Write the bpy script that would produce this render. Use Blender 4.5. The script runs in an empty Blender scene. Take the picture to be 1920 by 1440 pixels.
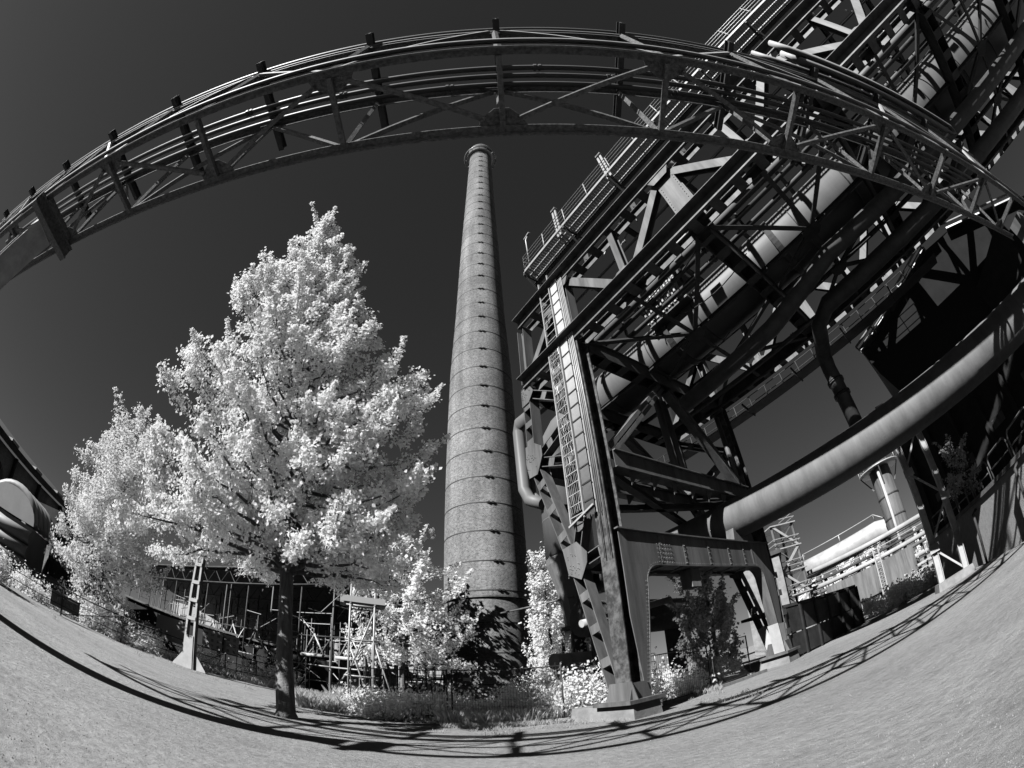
import bpy, math, random
import numpy as np
from mathutils import Vector, Matrix
random.seed(7); RNG = np.random.default_rng(7)
sc = bpy.context.scene
COL = sc.collection
# ------------------------------------------------------------------ camera
CAM = np.array([0.0, 0.0, 1.4]); FPX = 860.0; TILT, ROLL = math.radians(38.5), math.radians(4.0)
FWD = np.array([0, math.cos(TILT), math.sin(TILT)]); U0 = np.array([0, -math.sin(TILT), math.cos(TILT)]); R0 = np.array([1.0, 0, 0])
RGT = R0*math.cos(ROLL) - U0*math.sin(ROLL); UPV = R0*math.sin(ROLL) + U0*math.cos(ROLL)
cd = bpy.data.cameras.new('camera'); cam = bpy.data.objects.new('camera', cd); COL.objects.link(cam); sc.camera = cam
sc.render.engine = 'CYCLES'
cd.type = 'PANO'
for holder in (cd, getattr(cd, 'cycles', None)):
    try:
        holder.panorama_type = 'FISHEYE_EQUISOLID'; holder.fisheye_lens = 36.0*FPX/1920; holder.fisheye_fov = math.radians(200)
    except Exception:
        pass
cd.sensor_width = 36.0; cd.sensor_height = 27.0; cd.sensor_fit = 'HORIZONTAL'; cd.clip_start = 0.05; cd.clip_end = 3000
cam.matrix_world = Matrix(((RGT[0], UPV[0], -FWD[0], CAM[0]), (RGT[1], UPV[1], -FWD[1], CAM[1]), (RGT[2], UPV[2], -FWD[2], CAM[2]), (0, 0, 0, 1)))
# ------------------------------------------------------------------ light: daylight seen in near infrared (one grey channel, dark sky)
SUN_TO, SUN_EL = math.radians(42.5), math.radians(38.5)          # shadows fall towards azimuth 45
ld = bpy.data.lights.new('sun', 'SUN'); sun = bpy.data.objects.new('sun', ld); COL.objects.link(sun)
ld.energy = 5.0; ld.angle = math.radians(0.5); ld.color = (1, 1, 1)
sun.rotation_euler = Vector((math.sin(SUN_TO)*math.cos(SUN_EL), math.cos(SUN_TO)*math.cos(SUN_EL), -math.sin(SUN_EL))).to_track_quat('-Z', 'Y').to_euler()
sun.location = (-40, -40, 80)
world = bpy.data.worlds.new('World'); sc.world = world; world.use_nodes = True
wn, wl = world.node_tree.nodes, world.node_tree.links
wn.clear()
sky = wn.new('ShaderNodeTexSky'); sky.sky_type = 'NISHITA'; sky.sun_disc = False; sky.sun_elevation = SUN_EL; sky.sun_rotation = math.radians(222.5)
sky.dust_density = 0.0; sky.air_density = 1.0; sky.ozone_density = 0.0
sep = wn.new('ShaderNodeSeparateColor'); comb = wn.new('ShaderNodeCombineColor'); bg = wn.new('ShaderNodeBackground'); wo = wn.new('ShaderNodeOutputWorld')
wl.new(sky.outputs[0], sep.inputs[0])
mixv = wn.new('ShaderNodeMath'); mixv.operation = 'MULTIPLY_ADD'; mixv.inputs[1].default_value = .265; mulv = wn.new('ShaderNodeMath'); mulv.operation = 'MULTIPLY'; mulv.inputs[1].default_value = .035
wl.new(sep.outputs[2], mulv.inputs[0]); wl.new(sep.outputs[0], mixv.inputs[0]); wl.new(mulv.outputs[0], mixv.inputs[2])
for k in range(3): wl.new(mixv.outputs[0], comb.inputs[k])     # mostly the red end of the spectrum: a grey, dark sky
wl.new(comb.outputs[0], bg.inputs[0]); bg.inputs[1].default_value = 0.05
wl.new(bg.outputs[0], wo.inputs[0])
vs = sc.view_settings; vs.view_transform = 'Standard'; vs.look = 'None'; vs.exposure = 0.8; vs.gamma = 1.0
sc.cycles.max_bounces = 8; sc.cycles.diffuse_bounces = 0; sc.cycles.glossy_bounces = 7; sc.cycles.transmission_bounces = 8; sc.cycles.transparent_max_bounces = 4

# ------------------------------------------------------------------ pixel rays (1920 x 1440 photograph) -> places
def ray(px, py):
    x, y = px - 960, 720 - py
    r = math.hypot(x, y) or 1e-6
    t = 2*math.asin(min(1, r/2/FPX))
    return x/r*math.sin(t)*RGT + y/r*math.sin(t)*UPV + math.cos(t)*FWD
def gz(x, y): return 0.022*min(40, max(0.0, -x - 8))
def at_range(px, py, R):
    w = ray(px, py); return CAM + w*(R/math.hypot(w[0], w[1]))
def polar(az, R, z=None):
    a = math.radians(az); x, y = R*math.sin(a), R*math.cos(a)
    return np.array([x, y, gz(x, y) if z is None else z])
def elz(R, el): return CAM[2] + R*math.tan(math.radians(el))
AZ = math.radians(145.3); D = np.array([math.sin(AZ), math.cos(AZ), 0]); E_ = np.array([-math.cos(AZ), math.sin(AZ), 0]); O_ = np.array([2.75, 13.6, 0])
Z = np.array([0, 0, 1.0])
def G(u, v, z): return O_ + u*D + v*E_ + z*Z
def on_v(px, py, v):
    w = ray(px, py); t = (v - (CAM - O_) @ E_)/(w @ E_); P = CAM + w*t; return P
def on_z(px, py, z):
    w = ray(px, py); return CAM + w*((z - CAM[2])/w[2])

# ------------------------------------------------------------------ mesh helpers
def nrm(a):
    a = np.asarray(a, float); l = np.linalg.norm(a); return a/l if l > 1e-9 else a
def frame(p, q, up=Z):
    t = nrm(np.asarray(q, float) - np.asarray(p, float)); s = np.cross(t, up)
    if np.linalg.norm(s) < 1e-4: s = np.cross(t, np.array([0, 1.0, 0.1]))
    s = nrm(s); return t, s, np.cross(s, t)
class MB:
    def __init__(s): s.v = []; s.f = []; s.sm = []; s.n = 0
    def add(s, v, f, smooth=False):
        v = np.asarray(v, float); s.v.append(v); s.f += [tuple(i + s.n for i in q) for q in f]; s.sm += [smooth]*len(f); s.n += len(v); return s
    def hexa(s, c):  # 8 corners: bottom 4, top 4
        return s.add(c, [(3, 2, 1, 0), (4, 5, 6, 7), (0, 1, 5, 4), (1, 2, 6, 5), (2, 3, 7, 6), (3, 0, 4, 7)])
    def box(s, lo, hi, rot=0.0, c=None):
        lo, hi = np.asarray(lo, float), np.asarray(hi, float)
        pts = np.array([[x, y, z] for z in (lo[2], hi[2]) for x, y in ((lo[0], lo[1]), (hi[0], lo[1]), (hi[0], hi[1]), (lo[0], hi[1]))])
        if rot or c is not None:
            R = np.array([[math.cos(rot), -math.sin(rot), 0], [math.sin(rot), math.cos(rot), 0], [0, 0, 1]]); pts = pts @ R.T + (0 if c is None else np.asarray(c))
        return s.hexa(pts)
    def beam(s, p, q, w, h, up=Z, ds=0.0, du=0.0):
        p, q = np.asarray(p, float), np.asarray(q, float); t, a, b = frame(p, q, up); o = a*ds + b*du
        c = []
        for e in (p, q):
            for i, j in ((-1, -1), (1, -1), (1, 1), (-1, 1)): c.append(e + o + a*i*w/2 + b*j*h/2)
        return s.hexa(c)
    def ibeam(s, p, q, w, h, t=0.03, up=Z):
        s.beam(p, q, w, t, up, 0, h/2 - t/2); s.beam(p, q, w, t, up, 0, -h/2 + t/2); return s.beam(p, q, t, h - 2*t, up)
    def chan2(s, p, q, w, h, t=0.03, up=Z, pitch=0.9, batten=0.35):  # two webs with battens below: a built-up member one can look into
        s.beam(p, q, t, h, up, w/2 - t/2); s.beam(p, q, t, h, up, -w/2 + t/2)
        s.beam(p, q, 0.16, t*.8, up, w/2 - t - .06, h/2 - .012); s.beam(p, q, 0.16, t*.8, up, -w/2 + t + .06, h/2 - .012)
        p, q = np.asarray(p, float), np.asarray(q, float); L = np.linalg.norm(q - p); T = (q - p)/L; n = max(1, int(round(L/pitch)))
        for k in range(n + 1):
            m = L*k/n; a, b = max(0, m - batten/2), min(L, m + batten/2); s.beam(p + T*a, p + T*b, w - 2*t - .004, t*.8, up, 0, -h/2 + .03)
        return s
    def tube(s, pts, r, n=10, caps=True, smooth=True):
        pts = [np.asarray(p, float) for p in pts]; m = len(pts); rs = r if hasattr(r, '__len__') else [r]*m
        V = []; ref = None
        for i, p in enumerate(pts):
            t = nrm((pts[min(i + 1, m - 1)] - pts[max(i - 1, 0)]))
            if ref is None: _, a, b = frame(p, p + t); b = np.cross(t, a)
            else:
                a = nrm(ref - t*(ref @ t)); b = np.cross(t, a)
            ref = a
            sc_ = 1.0
            if 0 < i < m - 1:
                cs = nrm(pts[i] - pts[i-1]) @ nrm(pts[i+1] - pts[i]); sc_ = 1/max(.6, math.sqrt((1 + max(-.9, cs))/2))
            for k in range(n):
                g = 2*math.pi*k/n; V.append(p + rs[i]*(math.cos(g)*a + math.sin(g)*b)*(sc_ if n > 0 else 1))
        F = [(i*n + k, i*n + (k + 1) % n, (i + 1)*n + (k + 1) % n, (i + 1)*n + k) for i in range(m - 1) for k in range(n)]
        s.add(V, F, smooth)
        if caps:
            o = s.n - len(V); s.f += [tuple(o + k for k in reversed(range(n))), tuple(o + (m - 1)*n + k for k in range(n))]; s.sm += [False, False]
        return s
    def lathe(s, c, prof, n=32, smooth=True):
        c = np.asarray(c, float); V = [c + [r*math.cos(2*math.pi*k/n), r*math.sin(2*math.pi*k/n), z] for r, z in prof for k in range(n)]
        return s.add(V, [(i*n + k, i*n + (k + 1) % n, (i + 1)*n + (k + 1) % n, (i + 1)*n + k) for i in range(len(prof) - 1) for k in range(n)], smooth)
    def prism(s, poly, org, ax, ay, th):
        org, ax, ay = np.asarray(org, float), nrm(ax), nrm(ay); az = np.cross(ax, ay); n = len(poly)
        V = [org + x*ax + y*ay - az*th/2 for x, y in poly] + [org + x*ax + y*ay + az*th/2 for x, y in poly]
        return s.add(V, [tuple(reversed(range(n))), tuple(range(n, 2*n))] + [(i, (i + 1) % n, n + (i + 1) % n, n + i) for i in range(n)])
    def ring(s, p, d, r, w, t, n=20):  # a band round a pipe
        t_, a, b = frame(p, np.asarray(p) + d); V = []
        for off, rr in ((-w/2, r - .01), (-w/2, r + t), (w/2, r + t), (w/2, r - .01)):
            for k in range(n): g = 2*math.pi*k/n; V.append(np.asarray(p) + t_*off + rr*(math.cos(g)*a + math.sin(g)*b))
        return s.add(V, [(i*n + k, i*n + (k + 1) % n, (i + 1)*n + (k + 1) % n, (i + 1)*n + k) for i in range(3) for k in range(n)], False)
    def build(s, name, mat, parent=None, loc=None):
        V = np.concatenate(s.v); return mesh_obj(name, V, s.f, s.sm, mat, parent, loc)
BASE = {}
def mesh_obj(name, V, F, sm, mat, parent=None, loc=None):
    if parent is not None: base = BASE[parent.name]
    elif loc is not None: base = np.asarray(loc, float)
    else: base = np.array([(V[:, 0].min() + V[:, 0].max())/2, (V[:, 1].min() + V[:, 1].max())/2, V[:, 2].min()])
    me = bpy.data.meshes.new(name); me.from_pydata((V - base).tolist(), [], F if isinstance(F, list) else F.tolist())
    if sm is not None and len(sm): me.polygons.foreach_set('use_smooth', sm)
    me.materials.append(mat)
    o = bpy.data.objects.new(name, me); COL.objects.link(o)
    if parent is not None: o.parent = parent
    else: o.location = base
    BASE[o.name] = base
    return o
def tag(o, label, cat, group=None, kind=None):
    if label: o['label'] = label
    if cat: o['category'] = cat
    if group: o['group'] = group
    if kind: o['kind'] = kind
    return o
def thing(name, loc, label, cat, group=None):
    o = bpy.data.objects.new(name, None); COL.objects.link(o); o.location = loc; o.empty_display_size = .3; BASE[o.name] = np.asarray(loc, float); return tag(o, label, cat, group)
def stuff(o): o['kind'] = 'stuff'; return o
def share(o, offset, parent=None):   # a copy of a part that shares its mesh
    c = o.copy(); COL.objects.link(c); c.location = Vector(o.location) + Vector(offset); c.parent = parent or o.parent; return c

# ------------------------------------------------------------------ materials (all grey: an infrared photograph)
def mat(name, a, b=None, rough=.75, scale=3.0, detail=6, bump=.0, bscale=30, metal=0.0, streak=False, contrast=(.35, .65), coord='Object', spec=.3):
    m = bpy.data.materials.new(name); m.use_nodes = True; nt = m.node_tree; n, l = nt.nodes, nt.links; p = n['Principled BSDF']
    p.inputs['Roughness'].default_value = rough; p.inputs['Metallic'].default_value = metal; p.inputs['Specular IOR Level'].default_value = spec
    b = a if b is None else b
    tc = n.new('ShaderNodeTexCoord'); mp = n.new('ShaderNodeMapping'); l.new(tc.outputs[coord], mp.inputs[0])
    if streak: mp.inputs['Scale'].default_value = (1, 1, .12)
    nz = n.new('ShaderNodeTexNoise'); nz.inputs['Scale'].default_value = scale; nz.inputs['Detail'].default_value = detail; nz.inputs['Roughness'].default_value = .65
    l.new(mp.outputs[0], nz.inputs['Vector'])
    rp = n.new('ShaderNodeValToRGB'); rp.color_ramp.elements[0].position, rp.color_ramp.elements[1].position = contrast
    rp.color_ramp.elements[0].color = (a, a, a, 1); rp.color_ramp.elements[1].color = (b, b, b, 1)
    l.new(nz.outputs[0], rp.inputs[0]); l.new(rp.outputs[0], p.inputs['Base Color'])
    if bump:
        nb = n.new('ShaderNodeTexNoise'); nb.inputs['Scale'].default_value = bscale; nb.inputs['Detail'].default_value = 5; l.new(tc.outputs[coord], nb.inputs['Vector'])
        bp = n.new('ShaderNodeBump'); bp.inputs['Strength'].default_value = bump; bp.inputs['Distance'].default_value = .03; l.new(nb.outputs[0], bp.inputs['Height']); l.new(bp.outputs[0], p.inputs['Normal'])
    return m
def leafmat(name, v, v2):
    m = bpy.data.materials.new(name); m.use_nodes = True; nt = m.node_tree; n, l = nt.nodes, nt.links; n.clear()
    out = n.new('ShaderNodeOutputMaterial'); d = n.new('ShaderNodeBsdfAnisotropic'); d.inputs['Roughness'].default_value = 1.0; t = n.new('ShaderNodeBsdfTranslucent'); mx = n.new('ShaderNodeAddShader'); tv = n.new('ShaderNodeMix'); tv.data_type = 'RGBA'; tv.blend_type = 'MULTIPLY'; tv.inputs[0].default_value = 1; tv.inputs[7].default_value = (.47, .47, .47, 1)
    geo = n.new('ShaderNodeNewGeometry'); rp = n.new('ShaderNodeValToRGB'); rp.color_ramp.elements[0].color = (v, v, v, 1); rp.color_ramp.elements[1].color = (v2, v2, v2, 1)
    l.new(geo.outputs['Random Per Island'], rp.inputs[0]); l.new(rp.outputs[0], d.inputs[0]); l.new(rp.outputs[0], tv.inputs[6]); l.new(tv.outputs[2], t.inputs[0])
    l.new(d.outputs[0], mx.inputs[0]); l.new(t.outputs[0], mx.inputs[1]); l.new(mx.outputs[0], out.inputs[0]); return m
def brickmat(name, bw, bh, c1, c2, mort, cyl=None, bump=.4, msize=.012):
    m = bpy.data.materials.new(name); m.use_nodes = True; nt = m.node_tree; n, l = nt.nodes, nt.links; p = n['Principled BSDF']; p.inputs['Roughness'].default_value = .9; p.inputs['Specular IOR Level'].default_value = .15
    tc = n.new('ShaderNodeTexCoord'); sx = n.new('ShaderNodeSeparateXYZ'); l.new(tc.outputs['Object'], sx.inputs[0]); cx = n.new('ShaderNodeCombineXYZ')
    if cyl:
        at = n.new('ShaderNodeMath'); at.operation = 'ARCTAN2'; l.new(sx.outputs[1], at.inputs[0]); l.new(sx.outputs[0], at.inputs[1])
        mu = n.new('ShaderNodeMath'); mu.operation = 'MULTIPLY'; mu.inputs[1].default_value = cyl; l.new(at.outputs[0], mu.inputs[0]); l.new(mu.outputs[0], cx.inputs[0])
    else:
        ad = n.new('ShaderNodeMath'); ad.operation = 'ADD'; l.new(sx.outputs[0], ad.inputs[0]); l.new(sx.outputs[1], ad.inputs[1]); l.new(ad.outputs[0], cx.inputs[0])
    l.new(sx.outputs[2], cx.inputs[1])
    bt = n.new('ShaderNodeTexBrick'); bt.inputs['Scale'].default_value = 1; bt.inputs['Brick Width'].default_value = bw; bt.inputs['Row Height'].default_value = bh; bt.inputs['Mortar Size'].default_value = msize
    bt.inputs['Color1'].default_value = (c1,)*3 + (1,); bt.inputs['Color2'].default_value = (c2,)*3 + (1,); bt.inputs['Mortar'].default_value = (mort,)*3 + (1,)
    l.new(cx.outputs[0], bt.inputs['Vector'])
    nz = n.new('ShaderNodeTexNoise'); nz.inputs['Scale'].default_value = .35; nz.inputs['Detail'].default_value = 8; l.new(tc.outputs['Object'], nz.inputs['Vector'])
    rp = n.new('ShaderNodeValToRGB'); rp.color_ramp.elements[0].position = .3; rp.color_ramp.elements[1].position = .75; rp.color_ramp.elements[0].color = (.72,)*3 + (1,); rp.color_ramp.elements[1].color = (1.3,)*3 + (1,)
    mm = n.new('ShaderNodeMix'); mm.data_type = 'RGBA'; mm.blend_type = 'MULTIPLY'; mm.inputs[0].default_value = 1
    l.new(nz.outputs[0], rp.inputs[0]); l.new(bt.outputs[0], mm.inputs[6]); l.new(rp.outputs[0], mm.inputs[7])
    mp = n.new('ShaderNodeMapping'); mp.inputs['Scale'].default_value = (1.1, 1.1, .07); l.new(tc.outputs['Object'], mp.inputs[0]); n2 = n.new('ShaderNodeTexNoise'); n2.inputs['Scale'].default_value = 1; n2.inputs['Detail'].default_value = 7; l.new(mp.outputs[0], n2.inputs['Vector'])
    r2 = n.new('ShaderNodeValToRGB'); r2.color_ramp.elements[0].position = .35; r2.color_ramp.elements[1].position = .68; r2.color_ramp.elements[0].color = (.8,)*3 + (1,); r2.color_ramp.elements[1].color = (1.25,)*3 + (1,); l.new(n2.outputs[0], r2.inputs[0])
    n3 = n.new('ShaderNodeTexNoise'); n3.inputs['Scale'].default_value = 5.5; n3.inputs['Detail'].default_value = 2; l.new(tc.outputs['Object'], n3.inputs['Vector']); r3 = n.new('ShaderNodeValToRGB'); r3.color_ramp.elements[0].position = .3; r3.color_ramp.elements[1].position = .7; r3.color_ramp.elements[0].color = (.8,)*3 + (1,); r3.color_ramp.elements[1].color = (1.2,)*3 + (1,); l.new(n3.outputs[0], r3.inputs[0])
    m2 = n.new('ShaderNodeMix'); m2.data_type = 'RGBA'; m2.blend_type = 'MULTIPLY'; m2.inputs[0].default_value = 1; l.new(mm.outputs[2], m2.inputs[6]); l.new(r2.outputs[0], m2.inputs[7])
    m3 = n.new('ShaderNodeMix'); m3.data_type = 'RGBA'; m3.blend_type = 'MULTIPLY'; m3.inputs[0].default_value = 1; l.new(m2.outputs[2], m3.inputs[6]); l.new(r3.outputs[0], m3.inputs[7]); l.new(m3.outputs[2], p.inputs['Base Color'])
    bp = n.new('ShaderNodeBump'); bp.inputs['Strength'].default_value = bump; bp.inputs['Distance'].default_value = .02; bp.invert = True; l.new(bt.outputs[1], bp.inputs['Height']); l.new(bp.outputs[0], p.inputs['Normal']); return m
M = dict(
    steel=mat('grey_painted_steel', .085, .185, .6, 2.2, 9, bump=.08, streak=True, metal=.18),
    leg_plate=mat('pale_plate', .3, .42, .8, 3, 8, bump=.1, metal=.5),
    peel=mat('peeling_paint_steel', 0.044, 0.149, .7, 3.2, 9, bump=.15, bscale=30, contrast=(.42, .62), metal=.3),
    steel_d=mat('dark_and_shade_steel', .04, .08, .7, 1.5, bump=.1, metal=.3),  # dark steel; on the gantry undersides a shaded copy of steel
    rust=mat('rusty_flaking_steel', .07, .19, .85, 16, 10, bump=.35, bscale=40, contrast=(.36, .7), metal=.85),
    galv=mat('galvanised_metal', 0.358, 0.450, .4, 4, metal=.15),
    pipe=mat('pipe_sheet_metal', 0.127, 0.173, .5, .8, bump=.04, streak=True),
    main_pipe=mat('weathered_gas_main', .105, .185, .6, 2.2, 9, bump=.12, bscale=9, streak=True, contrast=(.3, .72)),
    pipe_w=mat('pale_insulation_cladding', 0.317, 0.432, .55, 1.0, bump=.08),
    white=mat('white_paint', 0.380, 0.473, .6, 2.2, bump=.05),
    conc=mat('weathered_concrete', 0.173, 0.289, .95, 1.6, 9, bump=.3, bscale=14),
    conc_w=mat('rough_render', 0.518, 0.659, .95, 5, 8, bump=.5, bscale=24),
    dark=mat('dark_and_shade_metal', .015, .035, .8, .8),  # dark parts; on the plant house this tone stands in for shade
    shadowed=mat('shadowed_bunker_black', .004, .010, .9, .8),  # near black, puts the shade on the bunker into its colour
    black=mat('black_painted_iron', .03, .05, .6, 2),
    bark=mat('tree_bark', 0.173, 0.329, .95, 9, 8, bump=.8, bscale=26, streak=True, metal=.4),
    wood=mat('weathered_boards', 0.173, 0.260, .85, 5, streak=True),
    cloth=mat('inflatable_vinyl', .34, .42, .45, 1),
    cloth_w=mat('pale_vinyl', .5, .58, .45, 1),
    roof=mat('dark_roofing', .05, .09, .9, 1.5),
    glass=mat('dark_glass', .02, .03, .1, 1),
    board=mat('sign_board', 0.432, 0.461, .6, 1),
    leaf=leafmat('pale_leaf', .65, .67), leaf2=leafmat('softer_leaf', .6, .64), leaf_d=leafmat('needle_leaf', .22, .34), grass=leafmat('grass_blade', .42, .5),  # broad leaves are pale of themselves in near infrared
    brick=brickmat('chimney_brick', .13, .085, .10, .25, .22, cyl=3.0, msize=.014),
    brick2=brickmat('building_brick', .25, .085, .24, .33, .28),
)
def groundmat():
    m = bpy.data.materials.new('gravel_ground'); m.use_nodes = True; nt = m.node_tree; n, l = nt.nodes, nt.links; p = n['Principled BSDF']; p.inputs['Roughness'].default_value = .95; p.inputs['Specular IOR Level'].default_value = .1
    tc = n.new('ShaderNodeTexCoord'); mix = None
    def noise(s, d=6):
        z = n.new('ShaderNodeTexNoise'); z.inputs['Scale'].default_value = s; z.inputs['Detail'].default_value = d; z.inputs['Roughness'].default_value = .6; l.new(tc.outputs['Object'], z.inputs['Vector']); return z
    a, b, c_ = noise(.22, 4), noise(7, 9), noise(110, 5)
    def ramp(z, p0, p1, v0, v1):
        r = n.new('ShaderNodeValToRGB'); r.color_ramp.elements[0].position = p0; r.color_ramp.elements[1].position = p1; r.color_ramp.elements[0].color = (v0,)*3 + (1,); r.color_ramp.elements[1].color = (v1,)*3 + (1,); l.new(z.outputs[0], r.inputs[0]); return r
    def mul(x, y):
        k = n.new('ShaderNodeMix'); k.data_type = 'RGBA'; k.blend_type = 'MULTIPLY'; k.inputs[0].default_value = 1; l.new(x.outputs[2 if x.bl_idname == 'ShaderNodeMix' else 0], k.inputs[6]); l.new(y.outputs[0], k.inputs[7]); return k
    mp = n.new('ShaderNodeMapping'); mp.inputs['Rotation'].default_value = (0, 0, math.radians(-24)); mp.inputs['Scale'].default_value = (.035, 1.1, 1); l.new(tc.outputs['Object'], mp.inputs[0])
    tr_ = n.new('ShaderNodeTexNoise'); tr_.inputs['Scale'].default_value = 1; tr_.inputs['Detail'].default_value = 5; l.new(mp.outputs[0], tr_.inputs['Vector'])
    st_ = noise(1.3, 6)
    x = mul(mul(mul(mul(ramp(a, .3, .7, .29, .37), ramp(b, .3, .7, .75, 1.1)), ramp(c_, .3, .7, .6, 1.25)), ramp(tr_, .35, .62, .92, 1.04)), ramp(st_, .33, .5, .88, 1.03))
    l.new(x.outputs[2], p.inputs['Base Color'])
    bp = n.new('ShaderNodeBump'); bp.inputs['Strength'].default_value = .9; bp.inputs['Distance'].default_value = .02; l.new(c_.outputs[0], bp.inputs['Height'])
    b2 = n.new('ShaderNodeBump'); b2.inputs['Strength'].default_value = .6; b2.inputs['Distance'].default_value = .08; l.new(b.outputs[0], b2.inputs['Height']); l.new(bp.outputs[0], b2.inputs['Normal']); l.new(b2.outputs[0], p.inputs['Normal']); return m
M['ground'] = groundmat()

# ------------------------------------------------------------------ ground
xs = [-900, -48, -8, 900]; ys = [-900, 900]
V = np.array([[x, y, gz(x, y)] for y in ys for x in xs]); F = [(i, i + 1, i + 5, i + 4) for i in range(3)]
g = mesh_obj('ground', V, F, [False]*3, M['ground'], loc=(0, 0, 0)); g['kind'] = 'structure'
def chips(n, seed=3):     # loose stones lying on the yard
    r = np.random.default_rng(seed); rad = 2.5 + 15*r.random(n)**1.4; a = np.radians(-78 + 150*r.random(n)); x, y = rad*np.sin(a), rad*np.cos(a)
    s = (.004 + .012*r.random(n)**3)[:, None, None]; base = np.array([[1, 0, 0], [0, 1, 0], [-1, 0, 0], [0, -1, 0], [0, 0, .8]])*1.0
    rot = r.random(n)*6.28; c, q = np.cos(rot), np.sin(rot); R = np.zeros((n, 3, 3)); R[:, 0, 0] = c; R[:, 0, 1] = -q; R[:, 1, 0] = q; R[:, 1, 1] = c; R[:, 2, 2] = 1
    P = np.einsum('nij,kj->nki', R, base)*s*(.7 + .6*r.random((n, 5, 3))); P[:, :4, 2] = -.004
    P += np.stack([x, y, 0.022*np.clip(-x - 8, 0, 40)], 1)[:, None, :]
    idx = (np.arange(n)*5)[:, None, None]; F = (idx + np.array([[0, 1, 4], [1, 2, 4], [2, 3, 4], [3, 0, 4]])).reshape(-1, 3)
    return P.reshape(-1, 3), F
V, F = chips(26000); o = mesh_obj('loose_gravel', V, F, None, M['conc'], loc=(0, 0, 0)); tag(o, 'loose grey gravel scattered over the open yard', 'gravel', kind='stuff')

# ------------------------------------------------------------------ foliage
def leaves(P, size, r, up=.5, shape='leaf', out=None):
    """P: (n,3) centres -> leaf faces (a bent lozenge of two triangles pairs)"""
    n = len(P); nz = r.normal(size=(n, 3))*.7 + np.array([-.55, -.6, .6])*up*1.8
    if out is not None: nz += out*.6
    nz /= np.linalg.norm(nz, axis=1)[:, None]
    t = np.cross(nz, r.normal(size=(n, 3))); t /= np.linalg.norm(t, axis=1)[:, None]; b = np.cross(nz, t)
    s = size*(.6 + .8*r.random(n))[:, None]
    if shape == 'leaf':
        V = np.stack([P - t*s*.5, P + b*s*.42 + nz*s*.12 + t*s*.05, P + t*s*.55, P - b*s*.42 + nz*s*.12 + t*s*.05], 1)
    elif shape == 'needle':
        V = np.stack([P - t*s*.5, P + b*s*.13, P + t*s*.55, P - b*s*.13], 1)
    F = (np.arange(n)*4)[:, None, None] + np.array([[0, 1, 2], [0, 2, 3]]); return V.reshape(-1, 3), F.reshape(-1, 3)
def curve(p, q, sag, n=8, r=None, wob=0.0):
    t = np.linspace(0, 1, n)[:, None]; c = p + (q - p)*t + np.array([0, 0, 1.0])*sag*(4*t*(1 - t))
    if r is not None and wob: c[1:-1] += r.normal(size=(n - 2, 3))*wob
    return c
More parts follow.
